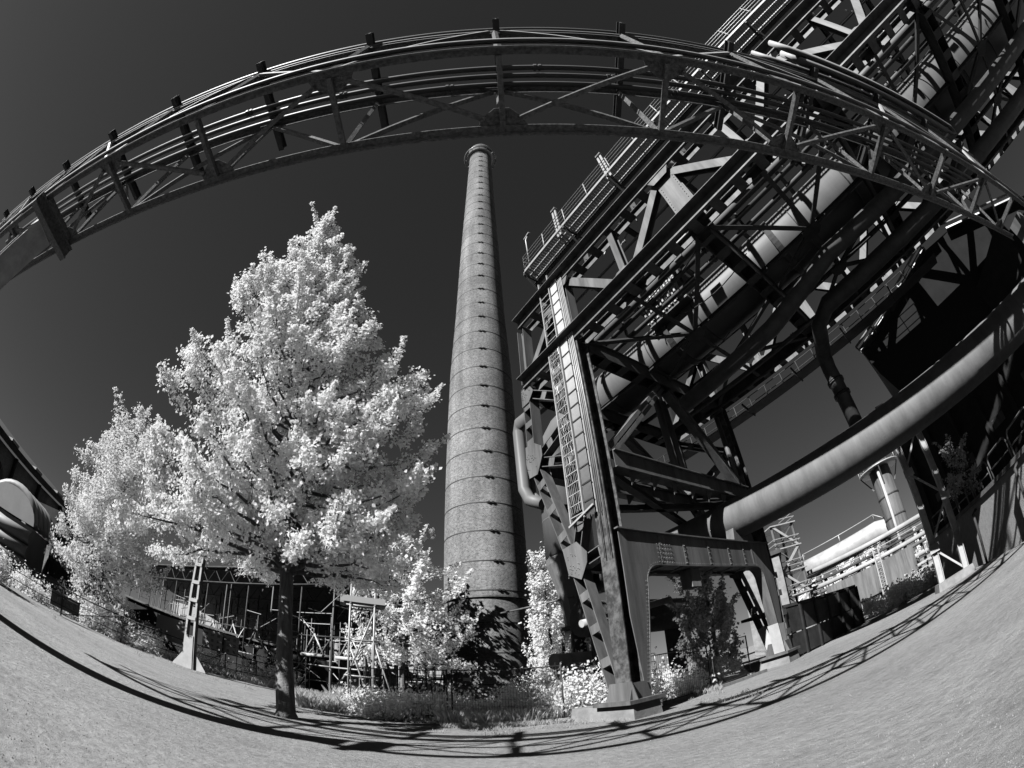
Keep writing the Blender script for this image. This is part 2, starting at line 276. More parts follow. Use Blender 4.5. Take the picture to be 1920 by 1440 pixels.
def tree(name, base, label, axis, env, n_prim, seed, lsize, leaf_n, lm, droop=.0, rise=.45, z0=None, trunk_r=.22, up=.5, group=None, twig_len=1.0, wood='bark', view=None, low_h=None, tipscale=1.0, spread=.10, leafshape='leaf', limb_n=999, depth=None, trim=0.0, vary=.34):
    """axis: list of (lateral, z); env: z -> (left, right) lateral reach in the plane square to the line of sight"""
    r = np.random.default_rng(seed); base = np.asarray(base, float)
    nv = nrm([base[0] - CAM[0], base[1] - CAM[1], 0]) if view is None else view; rt = np.array([nv[1], -nv[0], 0])
    az_, al_ = np.array([a[1] for a in axis]), np.array([a[0] for a in axis]); top = az_[-1]
    dz_ = depth or [(0, 0, 1.0), (99, 0, 1.0)]; dzz, dsh, dfa = [np.array([d_[k] for d_ in dz_]) for k in range(3)]
    def ax(z): return base + rt*np.interp(z, az_, al_) + nv*np.interp(z, dzz, dsh) + Z*z
    ez, el_, er_ = np.array([e[0] for e in env]), np.array([e[1] for e in env]), np.array([e[2] for e in env])
    def reach(z, th):          # th: 0 = right, pi = left, pi/2 = away
        z = min(max(z, ez[0]), ez[-1]); a = np.interp(z, az_, al_); R, L = np.interp(z, ez, er_) - a, a - np.interp(z, ez, el_); m = .5*(R + L)*np.interp(z, dzz, dfa)
        c = math.cos(th); side = R if c > 0 else L; return max(.25, side*c*c + m*(1 - c*c) - trim*min(1, z/top*1.3))
    t = thing(name, base, label, 'tree', group)
    zz = np.concatenate([[-.05, .18, .5], np.linspace(1.0, top*.97, 14)]); tr = [ax(z) + (r.normal(size=3)*.03*(z > 1)*[1, 1, 0]) for z in zz]
    rad = [trunk_r*(1.45 if z < .05 else 1.12 if z < 1.5 else 1.0)*max(.07, (1 - z/top)**.85) for z in zz]
    MB().tube(tr, rad, 12).build('trunk', M[wood], t)
    limbs = MB(); P = []; lim = []
    z0 = z0 if z0 is not None else axis[1][1]
    for i in range(n_prim):
        f = (i + r.random()*.7)/n_prim; zs = z0 + (top*.955 - z0)*f**1.28; th = i*2.39996 + r.normal()*.25
        for _ in range(2):
            L = reach(zs + rise*2.0*(1 - f), th)*(1.06 - vary + vary*r.random())
        dz = L*rise*(.55 + .9*f) + r.normal()*.25
        if low_h is not None and f < .16: dz = -droop*L*(.5 + .7*r.random()) + low_h
        L = min(L, reach(zs + dz, th)*1.04)
        p = ax(zs); hd = rt*math.cos(th) + nv*math.sin(th); q = ax(min(zs, top)) + hd*L + Z*dz
        c = curve(p, q, (-.07*L if f > .16 else .06*L), 9, r, .06*min(1, L/3))
        if i < limb_n: limbs.tube(c, np.linspace(max(.02, trunk_r*.42*(1 - f*.75)*min(1, L/3.2)), .008, 9), 5, caps=False)
        lim.append((c, L, f))
        m = max(3, int(L*3.2))
        for k in range(m):
            s = .22 + .78*(k + r.random())/m; j = s*8; a0 = int(min(7, j)); pt = c[a0] + (c[a0+1] - c[a0])*(j - a0)
            dirn = nrm(hd*(.35 + .8*s) + Z*(.35 + .45*f - (droop if f < .3 else 0)*.6) + r.normal(size=3)*.55)
            ln = twig_len*(.35 + .75*r.random())*(1.15 - .5*s if s < .9 else .9)*min(1, .5 + L/4)
            e = pt + dirn*ln; cc = curve(pt, e, .06*ln, 4)
            if L > 1.2 and r.random() < .75 and i < limb_n: limbs.tube(cc, [.014, .01, .008, .005], 4, caps=False)
            nn = max(6, int(leaf_n*ln/twig_len*(.7 + .6*r.random())))
            # leaves gather in tufts along the twig
            kk = 2 + int(3*r.random()); ctr = pt + (e - pt)*(np.sort(r.random(kk))*.75 + .3)[:, None]
            pick = r.integers(0, kk, nn); P.append(ctr[pick] + r.normal(size=(nn, 3))*spread*tipscale*(.7 + .6*r.random()))
        nn = int(leaf_n*.9); P.append(q + r.normal(size=(nn, 3))*spread*1.1)
        if f > .12:                                  # long shoots that break the outline
            sh = nrm(hd*.6 + Z*(.7 + .6*f) + r.normal(size=3)*.25); ln = (.4 + 1.5*r.random()**2)*twig_len
            for w in np.linspace(.2, 1, 5): P.append(q + sh*ln*w + r.normal(size=(int(leaf_n*.26), 3))*spread*(.75 - .35*w))
    topp = ax(top); P.append(topp + r.normal(size=(leaf_n, 3))*[.1, .1, .35])
    P = np.concatenate(P); cen = ax(top*.55); out = P - cen; out /= np.linalg.norm(out, axis=1)[:, None] + 1e-6
    limbs.build('limb', M[wood], t)
    V, F = leaves(P, lsize, r, up, leafshape, out); mesh_obj('crown', V, F, None, M[lm], t); return t
def bush(name, c, size, n, label, seed, lsize=.09, lm='leaf', group=None, cat='bush', clumps=14, stems=True):
    r = np.random.default_rng(seed); c = np.asarray(c, float); sx, sy, sz = size
    t = thing(name, c, label, cat, group); P = []; mb = MB()
    for k in range(clumps):
        a = r.random()*6.28; q = r.random()**.5; cc = c + [sx*q*math.cos(a), sy*q*math.sin(a), sz*(.2 + .75*r.random()*(1 - .55*q))]
        rr = .16 + .22*r.random(); P.append(cc + r.normal(size=(n//clumps, 3))*[rr*min(1.3, sx), rr*min(1.3, sy), rr*1.1*min(1.2, sz)])
        if stems: mb.tube(curve(c + [(cc - c)[0]*.3, (cc - c)[1]*.3, -.02], cc, .1, 4), [.015, .012, .009, .004], 4, caps=False)
    P = np.concatenate(P); P[:, 2] = np.maximum(P[:, 2], c[2] + .02)
    if stems: mb.build('stem', M['bark'], t)
    V, F = leaves(P, lsize, r, .6); mesh_obj('foliage', V, F, None, M[lm], t); return t
def blades(pts, h, r, w=.012):
    n = len(pts); a = r.random(n)*6.28; d = np.stack([np.cos(a), np.sin(a), np.zeros(n)], 1); s = np.stack([-np.sin(a), np.cos(a), np.zeros(n)], 1); hh = (h*(.4 + .8*r.random(n)))[:, None]; ln = (.25 + .5*r.random(n))[:, None]*hh
    V = np.stack([pts - s*w, pts + s*w, pts + d*ln*.35 + [0, 0, 1]*hh*.6 + s*w*.7, pts + d*ln + [0, 0, 1]*hh], 1)
    F = (np.arange(n)*4)[:, None, None] + np.array([[0, 1, 2], [0, 2, 3]]); return V.reshape(-1, 3), F.reshape(-1, 3)

# ------------------------------------------------------------------ brick chimney
CH = polar(-4.95, 31.0, 0); TOP = 77.5
chim = thing('brick_chimney', CH, 'tall tapering round brick chimney with iron bands and a ring at its top', 'chimney')
def crad(z): return float(np.interp(z, [0, 14, 27, 34, 60, TOP], [2.98, 2.84, 2.68, 2.42, 1.95, 1.72]))
zl = np.concatenate([np.linspace(-.2, TOP - 2.2, 40)])
MB().lathe(CH, [(crad(z), z) for z in zl] + [(1.86, TOP - 2.0), (1.86, TOP - 1.2), (1.98, TOP - 1.1), (1.98, TOP - .5), (1.8, TOP), (1.45, TOP), (1.4, TOP - 4)], 96).build('shaft', M['brick'], chim)
cz = 1.6; k = 0
while cz < TOP - 3.5:
    r_ = crad(cz); b = MB(); b.ring(CH + Z*cz, Z, r_ - .005, .07, .02, 64); bo = b.build('iron_band', M['black'], chim)
    q = MB(); a = math.radians(-90 + 6 + 40*math.exp(-cz/9))       # turnbuckle of the band
    for off in (-.13, .13):
        c_ = CH + Z*cz + np.array([math.cos(a + off/r_), math.sin(a + off/r_), 0])*(r_ + .06); q.box((-.06, -.05, -.07), (.06, .05, .07), a + math.pi/2, c_)
    q.beam(CH + Z*cz + np.array([math.cos(a - .3/r_), math.sin(a - .3/r_), 0])*(r_ + .07), CH + Z*cz + np.array([math.cos(a + .3/r_), math.sin(a + .3/r_), 0])*(r_ + .07), .04, .05)
    q.build('clamp', M['black'], bo); cz += 2.08 + random.uniform(-.12, .12); k += 1
rg = MB(); n = 40
rg.tube([CH + [2.62*math.cos(2*math.pi*k/n), 2.62*math.sin(2*math.pi*k/n), TOP - 3.2] for k in range(n + 1)], .09, 8)
for k in range(12):
    a = 2*math.pi*k/12; rg.beam(CH + [1.7*math.cos(a), 1.7*math.sin(a), TOP - 3.3], CH + [2.62*math.cos(a), 2.62*math.sin(a), TOP - 3.2], .06, .06)
rg.build('top_ring', M['galv'], chim)
MB().lathe(CH + Z*(TOP - 3.28), [(1.78, 0), (2.25, 0), (2.25, .06), (1.78, .06)], 40).build('top_platform', M['galv'], chim)
MB().ring(CH + Z*7.35, Z, crad(7.3) + .0, .12, .12, 48).build('pale_ring', M['steel'], chim)

# ------------------------------------------------------------------ pipe bridge overhead
SL = .021; ZB, ZT = 10.4, 14.0; PX = 3.31; X0 = .18; KB = .76
LIFT = np.array([0, 0, .336])   # bridge drawing units to metres: its size follows from where its shadow falls on the yard
class SMB(MB):
    def build(s, name, mat, parent=None, loc=None):
        s.v = [KB*v + LIFT for v in s.v]; return MB.build(s, name, mat, parent, loc)
def B(x, y, z): return np.array([x, y + SL*x, z])
def BW(x, y, z): return KB*B(x, y, z) + LIFT
YN, YF = 1.4, 3.17
br = thing('pipe_bridge', (0, 2.3, 0), 'rusty steel lattice pipe bridge arching overhead across the yard', 'bridge')
xa, xb = X0 - PX*7.35, X0 + PX*6.6
for nm, y, z, w, h in (('bottom_chord', YN, ZB, .2, .16), ('bottom_chord', YF, ZB, .2, .16), ('top_chord', YN + .12, ZT, .2, .2), ('top_chord', YF, ZT, .16, .2)):
    SMB().beam(B(xa, y, z), B(xb, y, z), w, .03, Z, 0, h/2).beam(B(xa, y, z), B(xb, y, z), .03, h, Z, -w/2 + .015 if y == YF else w/2 - .015).build(nm, M['rust'], br)
ks = list(range(-7, 7))
for k in ks:
    x = X0 + PX*k; odd = k % 2
    SMB().ibeam(B(x + .05, 1.0, ZT + .18), B(x + .05, 4.05, ZT + .18), .17, .3, .03).build('cross_beam', M['steel_d'], br)
    SMB().beam(B(x, YN + .1, ZB + .02), B(x, YF - .1, ZB + .02), .11, .1).beam(B(x, YN + .1, ZB + .1), B(x, YF - .1, ZB + .1), .03, .14).build('bottom_strut', M['rust'], br)
    for y in (YN, YF): SMB().beam(B(x, y, ZB + .1), B(x, y, ZT - .1), .1, .12, D).build('post', M['rust'], br)
    if not odd:
        SMB().prism([(-.5, 0), (.5, 0), (.42, -.2), (.15, -.42), (-.15, -.42), (-.42, -.2)], B(x, YF - .06, ZB + .115), (1, SL, 0), (0, 1, 0), .014).build('gusset_plate', M['rust'], br)
    else:
        SMB().prism([(-.5, 0), (.5, 0), (.4, .24), (.12, .42), (-.12, .42), (-.4, .24)], B(x, YN + .06, ZB + .115), (1, SL, 0), (0, 1, 0), .014).build('gusset_plate', M['rust'], br)
    for s in (-1, 1):
        if odd: continue
        x2 = x + s*PX
        if not xa < x2 < xb: continue
        SMB().beam(B(x + s*.35, YF - .25, ZB + .06), B(x2 - s*.35, YN + .25, ZB + .06), .11, .07).build('bottom_diagonal', M['rust'], br)
        SMB().beam(B(x + s*.15, YF, ZT - .2), B(x2 - s*.2, YF, ZB + .2), .08, .12, np.array([0, 1.0, 0])).build('side_diagonal', M['rust'], br)
        SMB().beam(B(x + s*.15, YN - .03, ZT - .2), B(x2 - s*.2, YN - .03, ZB + .2), .09, .1, np.array([0, 1.0, 0])).build('side_diagonal', M['pipe_w'], br)  # paler than the far diagonals to imitate sun on the near face
        SMB().prism([(-.35, -.1), (.35, -.1), (.12, -.5), (-.12, -.5)], B(x, YF - .13, ZT), (1, SL, 0), Z, .014).build('gusset_plate', M['rust'], br)
for y, z, r_ in ((YN - .2, ZB + .06, .06), (YN + .0, ZT + .02, .045), (YN + .02, ZT - .2, .025)): SMB().tube([B(xa, y, z), B(xb, y, z)], r_, 8).build('conduit_or_glint', M['white'], br)  # white tubes added to imitate the sunlit edges of the chords
# pylon: leaning box leg with a head plate; its foot is out of sight beyond the left edge
pt, pb = BW(-14.0, 2.3, ZB - .1), np.array([-18.3, .6, .2])
MB().chan2(pt, pb, .5, .75, .05, up=np.array([0, 1.0, 0]), pitch=2.2, batten=1.2).beam(pt, pb, .05, .7, np.array([0, 1.0, 0])).build('leg', M['leg_plate'], br)
SMB().ibeam(B(-13.3, 1.1, ZB - .25), B(-13.3, 3.45, ZB - .25), .36, .45, .04).build('pylon_head', M['rust'], br)
MB().box((-19.2, -.3, -.2), (-17.4, 1.5, .6)).build('footing', M['conc'], br)
pr = BW(X0 + PX*6.3, 2.3, ZB - .1); MB().chan2(pr, np.array([pr[0] + 1.6, 2.2, .0]), .6, .7, .05, up=np.array([0, 1.0, 0]), pitch=1.5).build('leg', M['steel'], br)
def pipe(name, pts, r, m, label, n=14, group=None, flanges=(), cat='pipe', bands=None):
    pts = [np.asarray(p, float) for p in pts]; o = MB().tube(pts, r, n).build(name, M[m]); tag(o, label, cat, group)
    for i, f in flanges:
        a, b = pts[i], pts[i+1]; c_ = a + (b - a)*f; q = MB(); t_ = nrm(b - a); q.ring(c_ - t_*.05, t_, r, .06, r*.35 if r < .2 else .09, n); q.ring(c_ + t_*.05, t_, r, .05, r*.35 if r < .2 else .09, n); q.build('flange', M[m], o)
    if bands:
        for i in range(len(pts) - 1):
            L = np.linalg.norm(pts[i+1] - pts[i]); t_ = nrm(pts[i+1] - pts[i])
            for s in np.arange(bands*.5, L, bands): MB().ring(pts[i] + t_*s, t_, r, .05, .014, max(16, n)).build('seam_band', M[m], o)
    return o
for i, y in enumerate((2.5, 2.74, 3.0)):
    pipe('bridge_pipe', [BW(xa, y, ZT + .02), BW(xb - .5*i, y, ZT + .02)], .062, 'pipe', ['slim worn pipe hung under the bridge cross beams, first from the near top chord', 'slim worn pipe hung under the bridge cross beams, middle one of three', 'slim worn pipe hung under the bridge cross beams, next to the far top chord'][i], 10, 'pipes carried by the lattice bridge', [(0, .37 + .07*i), (0, .55 + .05*i)])
pipe('bridge_pipe', [BW(xa, 1.4, ZT + .42), BW(xb, 1.4, ZT + .42)], .068, 'pipe', 'outermost pale pipe lying on the cross beam ends of the lattice bridge', 10)
for i, (y, z, x0, x1, r_) in enumerate([(.72, 14.7, 9.3, 19.6, .11), (.98, 14.62, 9.8, 19.2, .14), (1.26, 14.6, 8.6, 18.9, .08), (1.52, 14.6, 8.2, 18.4, .08), (1.78, 14.6, 7.9, 17.6, .07), (2.05, 14.6, 7.6, 17.0, .07)]):
    pts = [BW(x0 - .25, y + .02, z + .7), BW(x0, y, z), BW(x1, y, z)]
    if i == 0: pts += [BW(x1 + .35, y + .12, z - .05), BW(x1, y + .26, z - .1), BW(x1 - 3, y + .26, z - .1)]
    pipe('clad_pipe', pts, r_*KB, 'white', ['brightest thick clad pipe with a hairpin end above the lattice bridge', 'wide pale clad pipe beside the hairpin pipe above the bridge'][i] if i < 2 else ['thin silvery clad pipe right beside the wide pale one', 'thin silvery clad pipe second from the wide pale one', 'thin silvery clad pipe third from the wide pale one', 'thin silvery clad pipe farthest from the hairpin pipe'][i - 2], 12, None if i < 2 else 'thin clad pipes above the bridge')

# ------------------------------------------------------------------ ore gantry: two trusses on a trestle, running back over the right shoulder
ga = thing('ore_gantry', G(0, 5, 0), 'huge grey riveted steel gantry of two trusses on a portal trestle', 'gantry')
UE = 34.0; VF = 10.2; ZA, ZC = 14.2, 18.0
for v in (0, VF):
    f = M['steel'] if v == 0 else M['steel']
    for z, nm in ((ZA, 'bottom_chord'), (ZC, 'top_chord')):
        u0 = -3.45
        while u0 < UE - .1:       # spliced lengths between nodes
            u1 = min(UE, (-3.45 if u0 < -3 else u0) + (3.45 if u0 < -3 else 6.9)); MB().chan2(G(u0 + .004, v, z), G(u1, v, z), .72, .38, .03, pitch=1.15, batten=.42).build(nm, f, ga); u0 = u1
        MB().beam(G(-3.45, v - .44, z + .205), G(UE, v - .44, z + .205), .54, .03).beam(G(-3.45, v - .33, z - .205), G(UE, v - .33, z - .205), .12, .022).build('chord_flange', f, ga)
    MB().ibeam(G(-3.45, v, ZA + .2), G(-3.45, v, ZC - .2), .5, .5, .03, up=D).build('end_post', f, ga)
    k = 0
    while 6.9*k < UE:
        uT = 6.9*k; uB = uT + 3.45
        if k: MB().beam(G(uT + .15, v - .12, ZA + .2), G(uT + .05, v - .12, ZC - .2), .04, .95, D).beam(G(uT + .15, v + .2, ZA + .2), G(uT + .05, v + .2, ZC - .2), .04, .95, D).build('plate_post', f, ga)
        else: MB().ibeam(G(0, v, ZA + .2), G(0, v, ZC - .2), .45, .5, .03, up=D).build('post', f, ga)
        MB().ibeam(G(uT + .35, v, ZC - .3), G(uB - .25, v, ZA + .28), .4, .3, .025, up=E_).build('diagonal', f, ga)
        if uB < UE:
            MB().ibeam(G(uB, v, ZA + .2), G(uB, v, ZC - .2), .3, .36, .03, up=E_).build('post', f, ga)
            MB().ibeam(G(uB + .25, v, ZA + .28), G(uT + 6.9 - .35, v, ZC - .3), .4, .3, .025, up=E_).build('diagonal', f, ga)
            MB().prism([(-.75, .1), (.75, .1), (.5, .62), (.2, .8), (-.2, .8), (-.5, .62)], G(uB, v - .345, ZA), D, Z, .016).build('gusset_plate', f, ga)
        MB().prism([(-.7, -.1), (.7, -.1), (.4, -.65), (-.4, -.65)], G(uT, v - .345, ZC), D, Z, .016).build('gusset_plate', f, ga)
        k += 1
    MB().ibeam(G(-3.3, v, ZA + .3), G(-.3, v, ZC - .3), .34, .3, .025, up=E_).build('diagonal', f, ga)
# floor beams, stringers and wind bracing under the floor
ub = [0, 6.9, 13.8, 20.7, 27.6]
for u in [-3.45] + ub:
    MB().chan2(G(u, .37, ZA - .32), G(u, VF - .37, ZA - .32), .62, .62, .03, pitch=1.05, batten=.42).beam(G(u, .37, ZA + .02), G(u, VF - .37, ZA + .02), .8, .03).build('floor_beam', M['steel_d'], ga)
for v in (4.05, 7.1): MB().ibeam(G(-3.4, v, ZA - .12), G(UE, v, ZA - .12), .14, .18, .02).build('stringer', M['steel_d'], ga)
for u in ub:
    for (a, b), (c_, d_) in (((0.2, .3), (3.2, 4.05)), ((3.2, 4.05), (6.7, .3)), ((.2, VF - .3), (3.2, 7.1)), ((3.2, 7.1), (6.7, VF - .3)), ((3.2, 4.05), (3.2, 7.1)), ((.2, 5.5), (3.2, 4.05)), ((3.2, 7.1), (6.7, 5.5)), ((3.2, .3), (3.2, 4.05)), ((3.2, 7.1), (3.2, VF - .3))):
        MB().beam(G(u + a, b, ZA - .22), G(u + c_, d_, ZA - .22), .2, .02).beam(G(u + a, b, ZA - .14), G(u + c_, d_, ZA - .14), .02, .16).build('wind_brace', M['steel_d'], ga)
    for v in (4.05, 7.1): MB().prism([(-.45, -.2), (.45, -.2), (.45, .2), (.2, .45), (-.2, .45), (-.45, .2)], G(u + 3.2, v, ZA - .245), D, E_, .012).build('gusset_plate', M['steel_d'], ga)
for u in np.arange(-3.0, UE, 3.45):      # cross ties between the top chords and a ribbed floor above them
    MB().ibeam(G(u, .3, ZC + .32), G(u, VF - .3, ZC + .32), .2, .3, .02).build('top_cross_beam', M['steel_d'], ga)
# a strip of roof plates over the far truss
for u in np.arange(-3.3, UE - 1, 3.45):
    for v0, v1, z in ((8.2, 9.9, ZC + .5),):
        if (int(u*3) + int(v0)) % 5 == 0: continue
        q = MB(); q.hexa([G(u, v0, z), G(u + 3.38, v0, z), G(u + 3.38, v1, z), G(u, v1, z), G(u, v0, z + .03), G(u + 3.38, v0, z + .03), G(u + 3.38, v1, z + .03), G(u, v1, z + .03)]); q.build('roof_plate', M['steel_d'], ga)
# upper works: posts, runner beams, side panels
for v in (.1,): MB().ibeam(G(-2.2, v, 20.2), G(UE, v, 20.2), .16, .2, .02).build('runner_beam', M['steel_d'], ga)
for u in np.arange(-2.0, UE, 3.45):
    MB().ibeam(G(u, .35, ZC + .4), G(u, .35, 19.9), .2, .2, .02).build('upper_post', M['steel'], ga)
    MB().tube([G(u + 2.6, .2, 18.75), G(u + 2.6, .9, 18.75)], .17, 10).tube([G(u + 2.6, .05, 18.75), G(u + 2.6, .2, 18.75)], .1, 10).build('roller', M['galv'], ga)
for k in range(70):           # lamps, boxes, valves and clips along the floor and rails
    u, v = random.uniform(-2, 30), random.uniform(.5, 2.6); z = random.choice((ZA + .5, ZA + .9, 16.6, 17.2, ZC + .7)); L_ = random.uniform(.15, .7); m_ = M[random.choice(('galv', 'galv', 'steel', 'white', 'steel_d'))]
    if k % 3 == 0: MB().beam(G(u, v, z), G(u + L_, v, z), random.uniform(.1, .25), random.uniform(.08, .3)).build('junction_box', m_, ga)
    elif k % 3 == 1: MB().tube([G(u, v, z), G(u, v + .05, z + L_), G(u + .3, v + .05, z + L_ + .1)], .035, 6).build('pipe_stub', m_, ga)
    else: MB().beam(G(u, v, z - .3), G(u + random.uniform(-.4, .4), v + .1, z + L_), .05, .05).build('hanger', m_, ga)
for k in range(9):            # slack cables under the far truss and between braces
    u0, v0 = random.uniform(-2, 16), random.uniform(.4, 9); L_ = random.uniform(2.5, 5); p_, q_ = G(u0, v0, ZA - .35), G(u0 + L_, v0 + random.uniform(-.6, .6), ZA - .35)
    MB().tube(curve(p_, q_, -random.uniform(.15, .5), 9), .022, 5).build('slack_cable', M['black'], ga)
# ---- trestle
for v in (0, VF):
    s = 1 if v == 0 else -1
    leg = MB()
    leg.beam(G(0, v - .27, .62), G(0, v - .27, ZA - .25), .6, .04, E_).beam(G(0, v + .27, .62), G(0, v + .27, ZA - .25), .6, .04, E_).beam(G(-.05, v, .62), G(-.05, v, ZA - .25), .04, .5, E_)
    leg.build('leg', M['peel'], ga)
    T2, T3, BS = G(-3.45, v, 10.3), G(-1.65, v, 5.4), G(-.42, v, .75)
    MB().chan2(G(-3.45, v, ZA - .25), T2, .5, .5, .03, up=E_, pitch=1.0, batten=.3).build('outer_post', M['steel'], ga)
    MB().chan2(T2, T3, .5, .46, .03, up=E_, pitch=1.3, batten=.3).build('outer_post', M['steel'], ga)
    MB().chan2(T3, BS, .46, .42, .03, up=E_, pitch=1.2, batten=.3).build('outer_post', M['steel'], ga)
    for p, q in ((G(-3.35, v, 13.7), G(-.3, v, 11.5)), (G(-.3, v, 11.3), G(-3.3, v, 10.25)), (G(-3.3, v, 10.2), G(-.35, v, 8.9)), (G(-.35, v, 9.0), G(-1.65, v, 5.5)), (G(-1.6, v, 5.35), G(-.3, v, 5.55))):
        MB().chan2(p, q, .4, .36, .03, up=E_, pitch=1.1, batten=.35).build('trestle_brace', M['steel'], ga)
    for c_, pl in (((-3.45, 10.3), [(-.32, .8), (.25, .75), (.75, .35), (.75, -.1), (.35, -.75), (-.2, -.7), (-.34, 0)]), ((-1.65, 5.4), [(-.45, .7), (.3, .75), (.75, .25), (.7, -.1), (.35, -.6), (-.25, -.3)]), ((-3.45, 13.75), [(-.3, .3), (.3, .3), (.6, -.2), (.2, -.6), (-.3, -.6)])):
        MB().prism(pl, G(c_[0], v - .275, c_[1]), D, Z, .018).build('gusset_plate', M['steel'], ga)
    MB().prism([(-.75, -.12), (.6, -.12), (.38, .55), (-.5, .55)], G(0, v - .335, .62), D, Z, .03).prism([(-.5, -.12), (.5, -.12), (.3, .5), (-.3, .5)], G(.36, v, .62), E_, Z, .03).box((-.75, -.75, -.18), (.75, .75, -.06), AZ*0 + math.atan2(D[1], D[0]), G(-.1, v, .66)).build('shoe', M['steel'], ga)
    # concrete footing block
    q = MB(); hw, hu = .55, 1.45
    q.hexa([G(-2.1, v - hw - .06, -.15), G(.62, v - hw - .06, -.15), G(.62, v + hw + .06, -.15), G(-2.1, v + hw + .06, -.15), G(-2.05, v - hw, .48), G(.56, v - hw, .48), G(.56, v + hw, .48), G(-2.05, v + hw, .48)]); q.build('footing', M['conc'], ga)
# white painted lower part of the far leg
q = MB(); q.beam(G(.32, VF, .5), G(.32, VF, 1.95), .03, .72, E_).beam(G(0, VF - .32, .5), G(0, VF - .32, 1.95), .7, .03, E_).beam(G(-.02, VF - .32, 1.95), G(-.02, VF - .32, 1.98), .72, .02, E_)
q.beam(G(-.36, VF - .26, .78), G(-.75, VF - .26, 2.1), .46, .03, E_); q.prism([(VF, .6), (VF, 2.0), (VF - .62, 2.0), (VF - .4, .6)][::-1], G(.345, 0, 0), E_, Z, .02).beam(G(.1, VF + .72, .6), G(.1, VF + .6, 2.0), .1, .34, E_).beam(G(.1, VF - .47, .62), G(.1, VF - .70, 2.05), .56, .02, -E_); wl_ = q.build('painted_leg_base', M['white'], ga); wl_['label'] = 'white painted base of the far leg'
# lattice outer face of the far leg
q = MB(); q.beam(G(.1, VF + .75, .5), G(.05, VF + .38, 5.0), .08, .3, E_); q.build('leg_flank', M['steel'], ga)
for z in (1.5, 2.5, 3.5, 4.4): MB().beam(G(.34, VF + .1, z), G(.34, VF + .75 - .08*z, z), .04, .3).build('batten', M['steel'], ga)
# portal beam with haunches (plate girder, round inner corners)
def arc(cx, cz, r, a0, a1, n=8): return [(cx + r*math.cos(math.radians(a0 + (a1 - a0)*i/n)), cz + r*math.sin(math.radians(a0 + (a1 - a0)*i/n))) for i in range(n + 1)]
inner = [(.42, .6)] + [(.98, 4.1)] + arc(1.65, 4.25, .65, 180, 90) + arc(8.55, 4.25, .65, 90, 0) + [(9.22, 4.1), (9.78, .6)]
# front web in pieces (a girder strip and two tapering legs)
for du, nm in ((.31, 'portal_web'),):
    MB().prism([(.0, 4.9), (VF, 4.9), (VF, 6.02), (.0, 6.02)], G(du, 0, 0), E_, Z, .03).build(nm, M['steel'], ga)
    for sgn, x0 in ((1, 0), (-1, VF)):
        pl = [(.3, .6), (.42, .6), (.98, 4.1)] + arc(1.65, 4.25, .65, 180, 90)[1:] + [(1.65, 4.898), (.0, 4.898), (.0, 3.2)]
        pl = [(x0 + sgn*x, z) for x, z in pl]
        if sgn < 0: pl = pl[::-1]
        MB().prism(pl, G(du + .002, 0, 0), E_, Z, .03).build('portal_leg_web', M['steel'], ga)
fl = MB()   # inner flange follows the opening
for a, b in zip(inner[:-1], inner[1:]): fl.beam(G(.1, a[0], a[1]), G(.1, b[0], b[1]), .5, .03, nrm(np.cross(D, G(0, b[0], b[1]) - G(0, a[0], a[1]))))
fl.build('inner_flange', M['steel'], ga)
MB().beam(G(.12, -.1, 6.05), G(.12, VF + .1, 6.05), .62, .05).build('portal_top_flange', M['steel'], ga)
MB().prism([(.0, 4.9), (VF, 4.9), (VF, 6.02), (.0, 6.02)], G(-.28, 0, 0), E_, Z, .03).build('portal_web', M['steel'], ga)
for v in np.arange(1.9, 8.6, 1.15): MB().beam(G(-.27, v, 4.86), G(.29, v, 4.86), .12, .05).build('rib', M['steel'], ga)
for v in (1.95, 3.3, 4.9, 6.4, 7.7, 8.5): MB().beam(G(.335, v, 4.95), G(.335, v, 6.0), .12, .012, D).build('stiffener', M['steel'], ga)
rv = MB()
def rivet(p, nrm_=D, r=.028):
    t_, a, b = frame(p, p + nrm_); rv.add([p + r*(math.cos(k*1.047)*a + math.sin(k*1.047)*b) for k in range(6)] + [p + nrm_*r*.9], [(k, (k + 1) % 6, 6) for k in range(6)])
for v in np.arange(1.75, 2.5, .14):
    for z in np.arange(5.0, 6.0, .16): rivet(G(.345, v, z))
for v in (3.3, 4.9, 6.4, 7.7):
    for z in np.arange(5.0, 6.0, .22): rivet(G(.345, v - .03, z)); rivet(G(.345, v + .03, z))
for a, b in zip(inner[:-1], inner[1:]):
    L = math.hypot(b[0] - a[0], b[1] - a[1])
    for s in np.arange(0, L, .13): rivet(G(.34, a[0] + (b[0] - a[0])*s/L - (.09 if a[0] < 1 else 0), a[1] + (b[1] - a[1])*s/L + .08), r=.02)
for c_ in ((-3.45, 10.3), (-1.65, 5.4), (-3.45, 13.75)):
    for _ in range(26): rivet(G(c_[0] + random.uniform(-.28, .35), -.29, c_[1] + random.uniform(-.4, .4)), -E_)
for k in range(5):
    for z in np.arange(ZA + .4, ZC - .3, .2):
        for du in (-.38, .38): rivet(G(6.9*(k + 1) + .1 + du, -.145, z), -E_)
stuff(rv.build('rivets', M['steel'], ga))
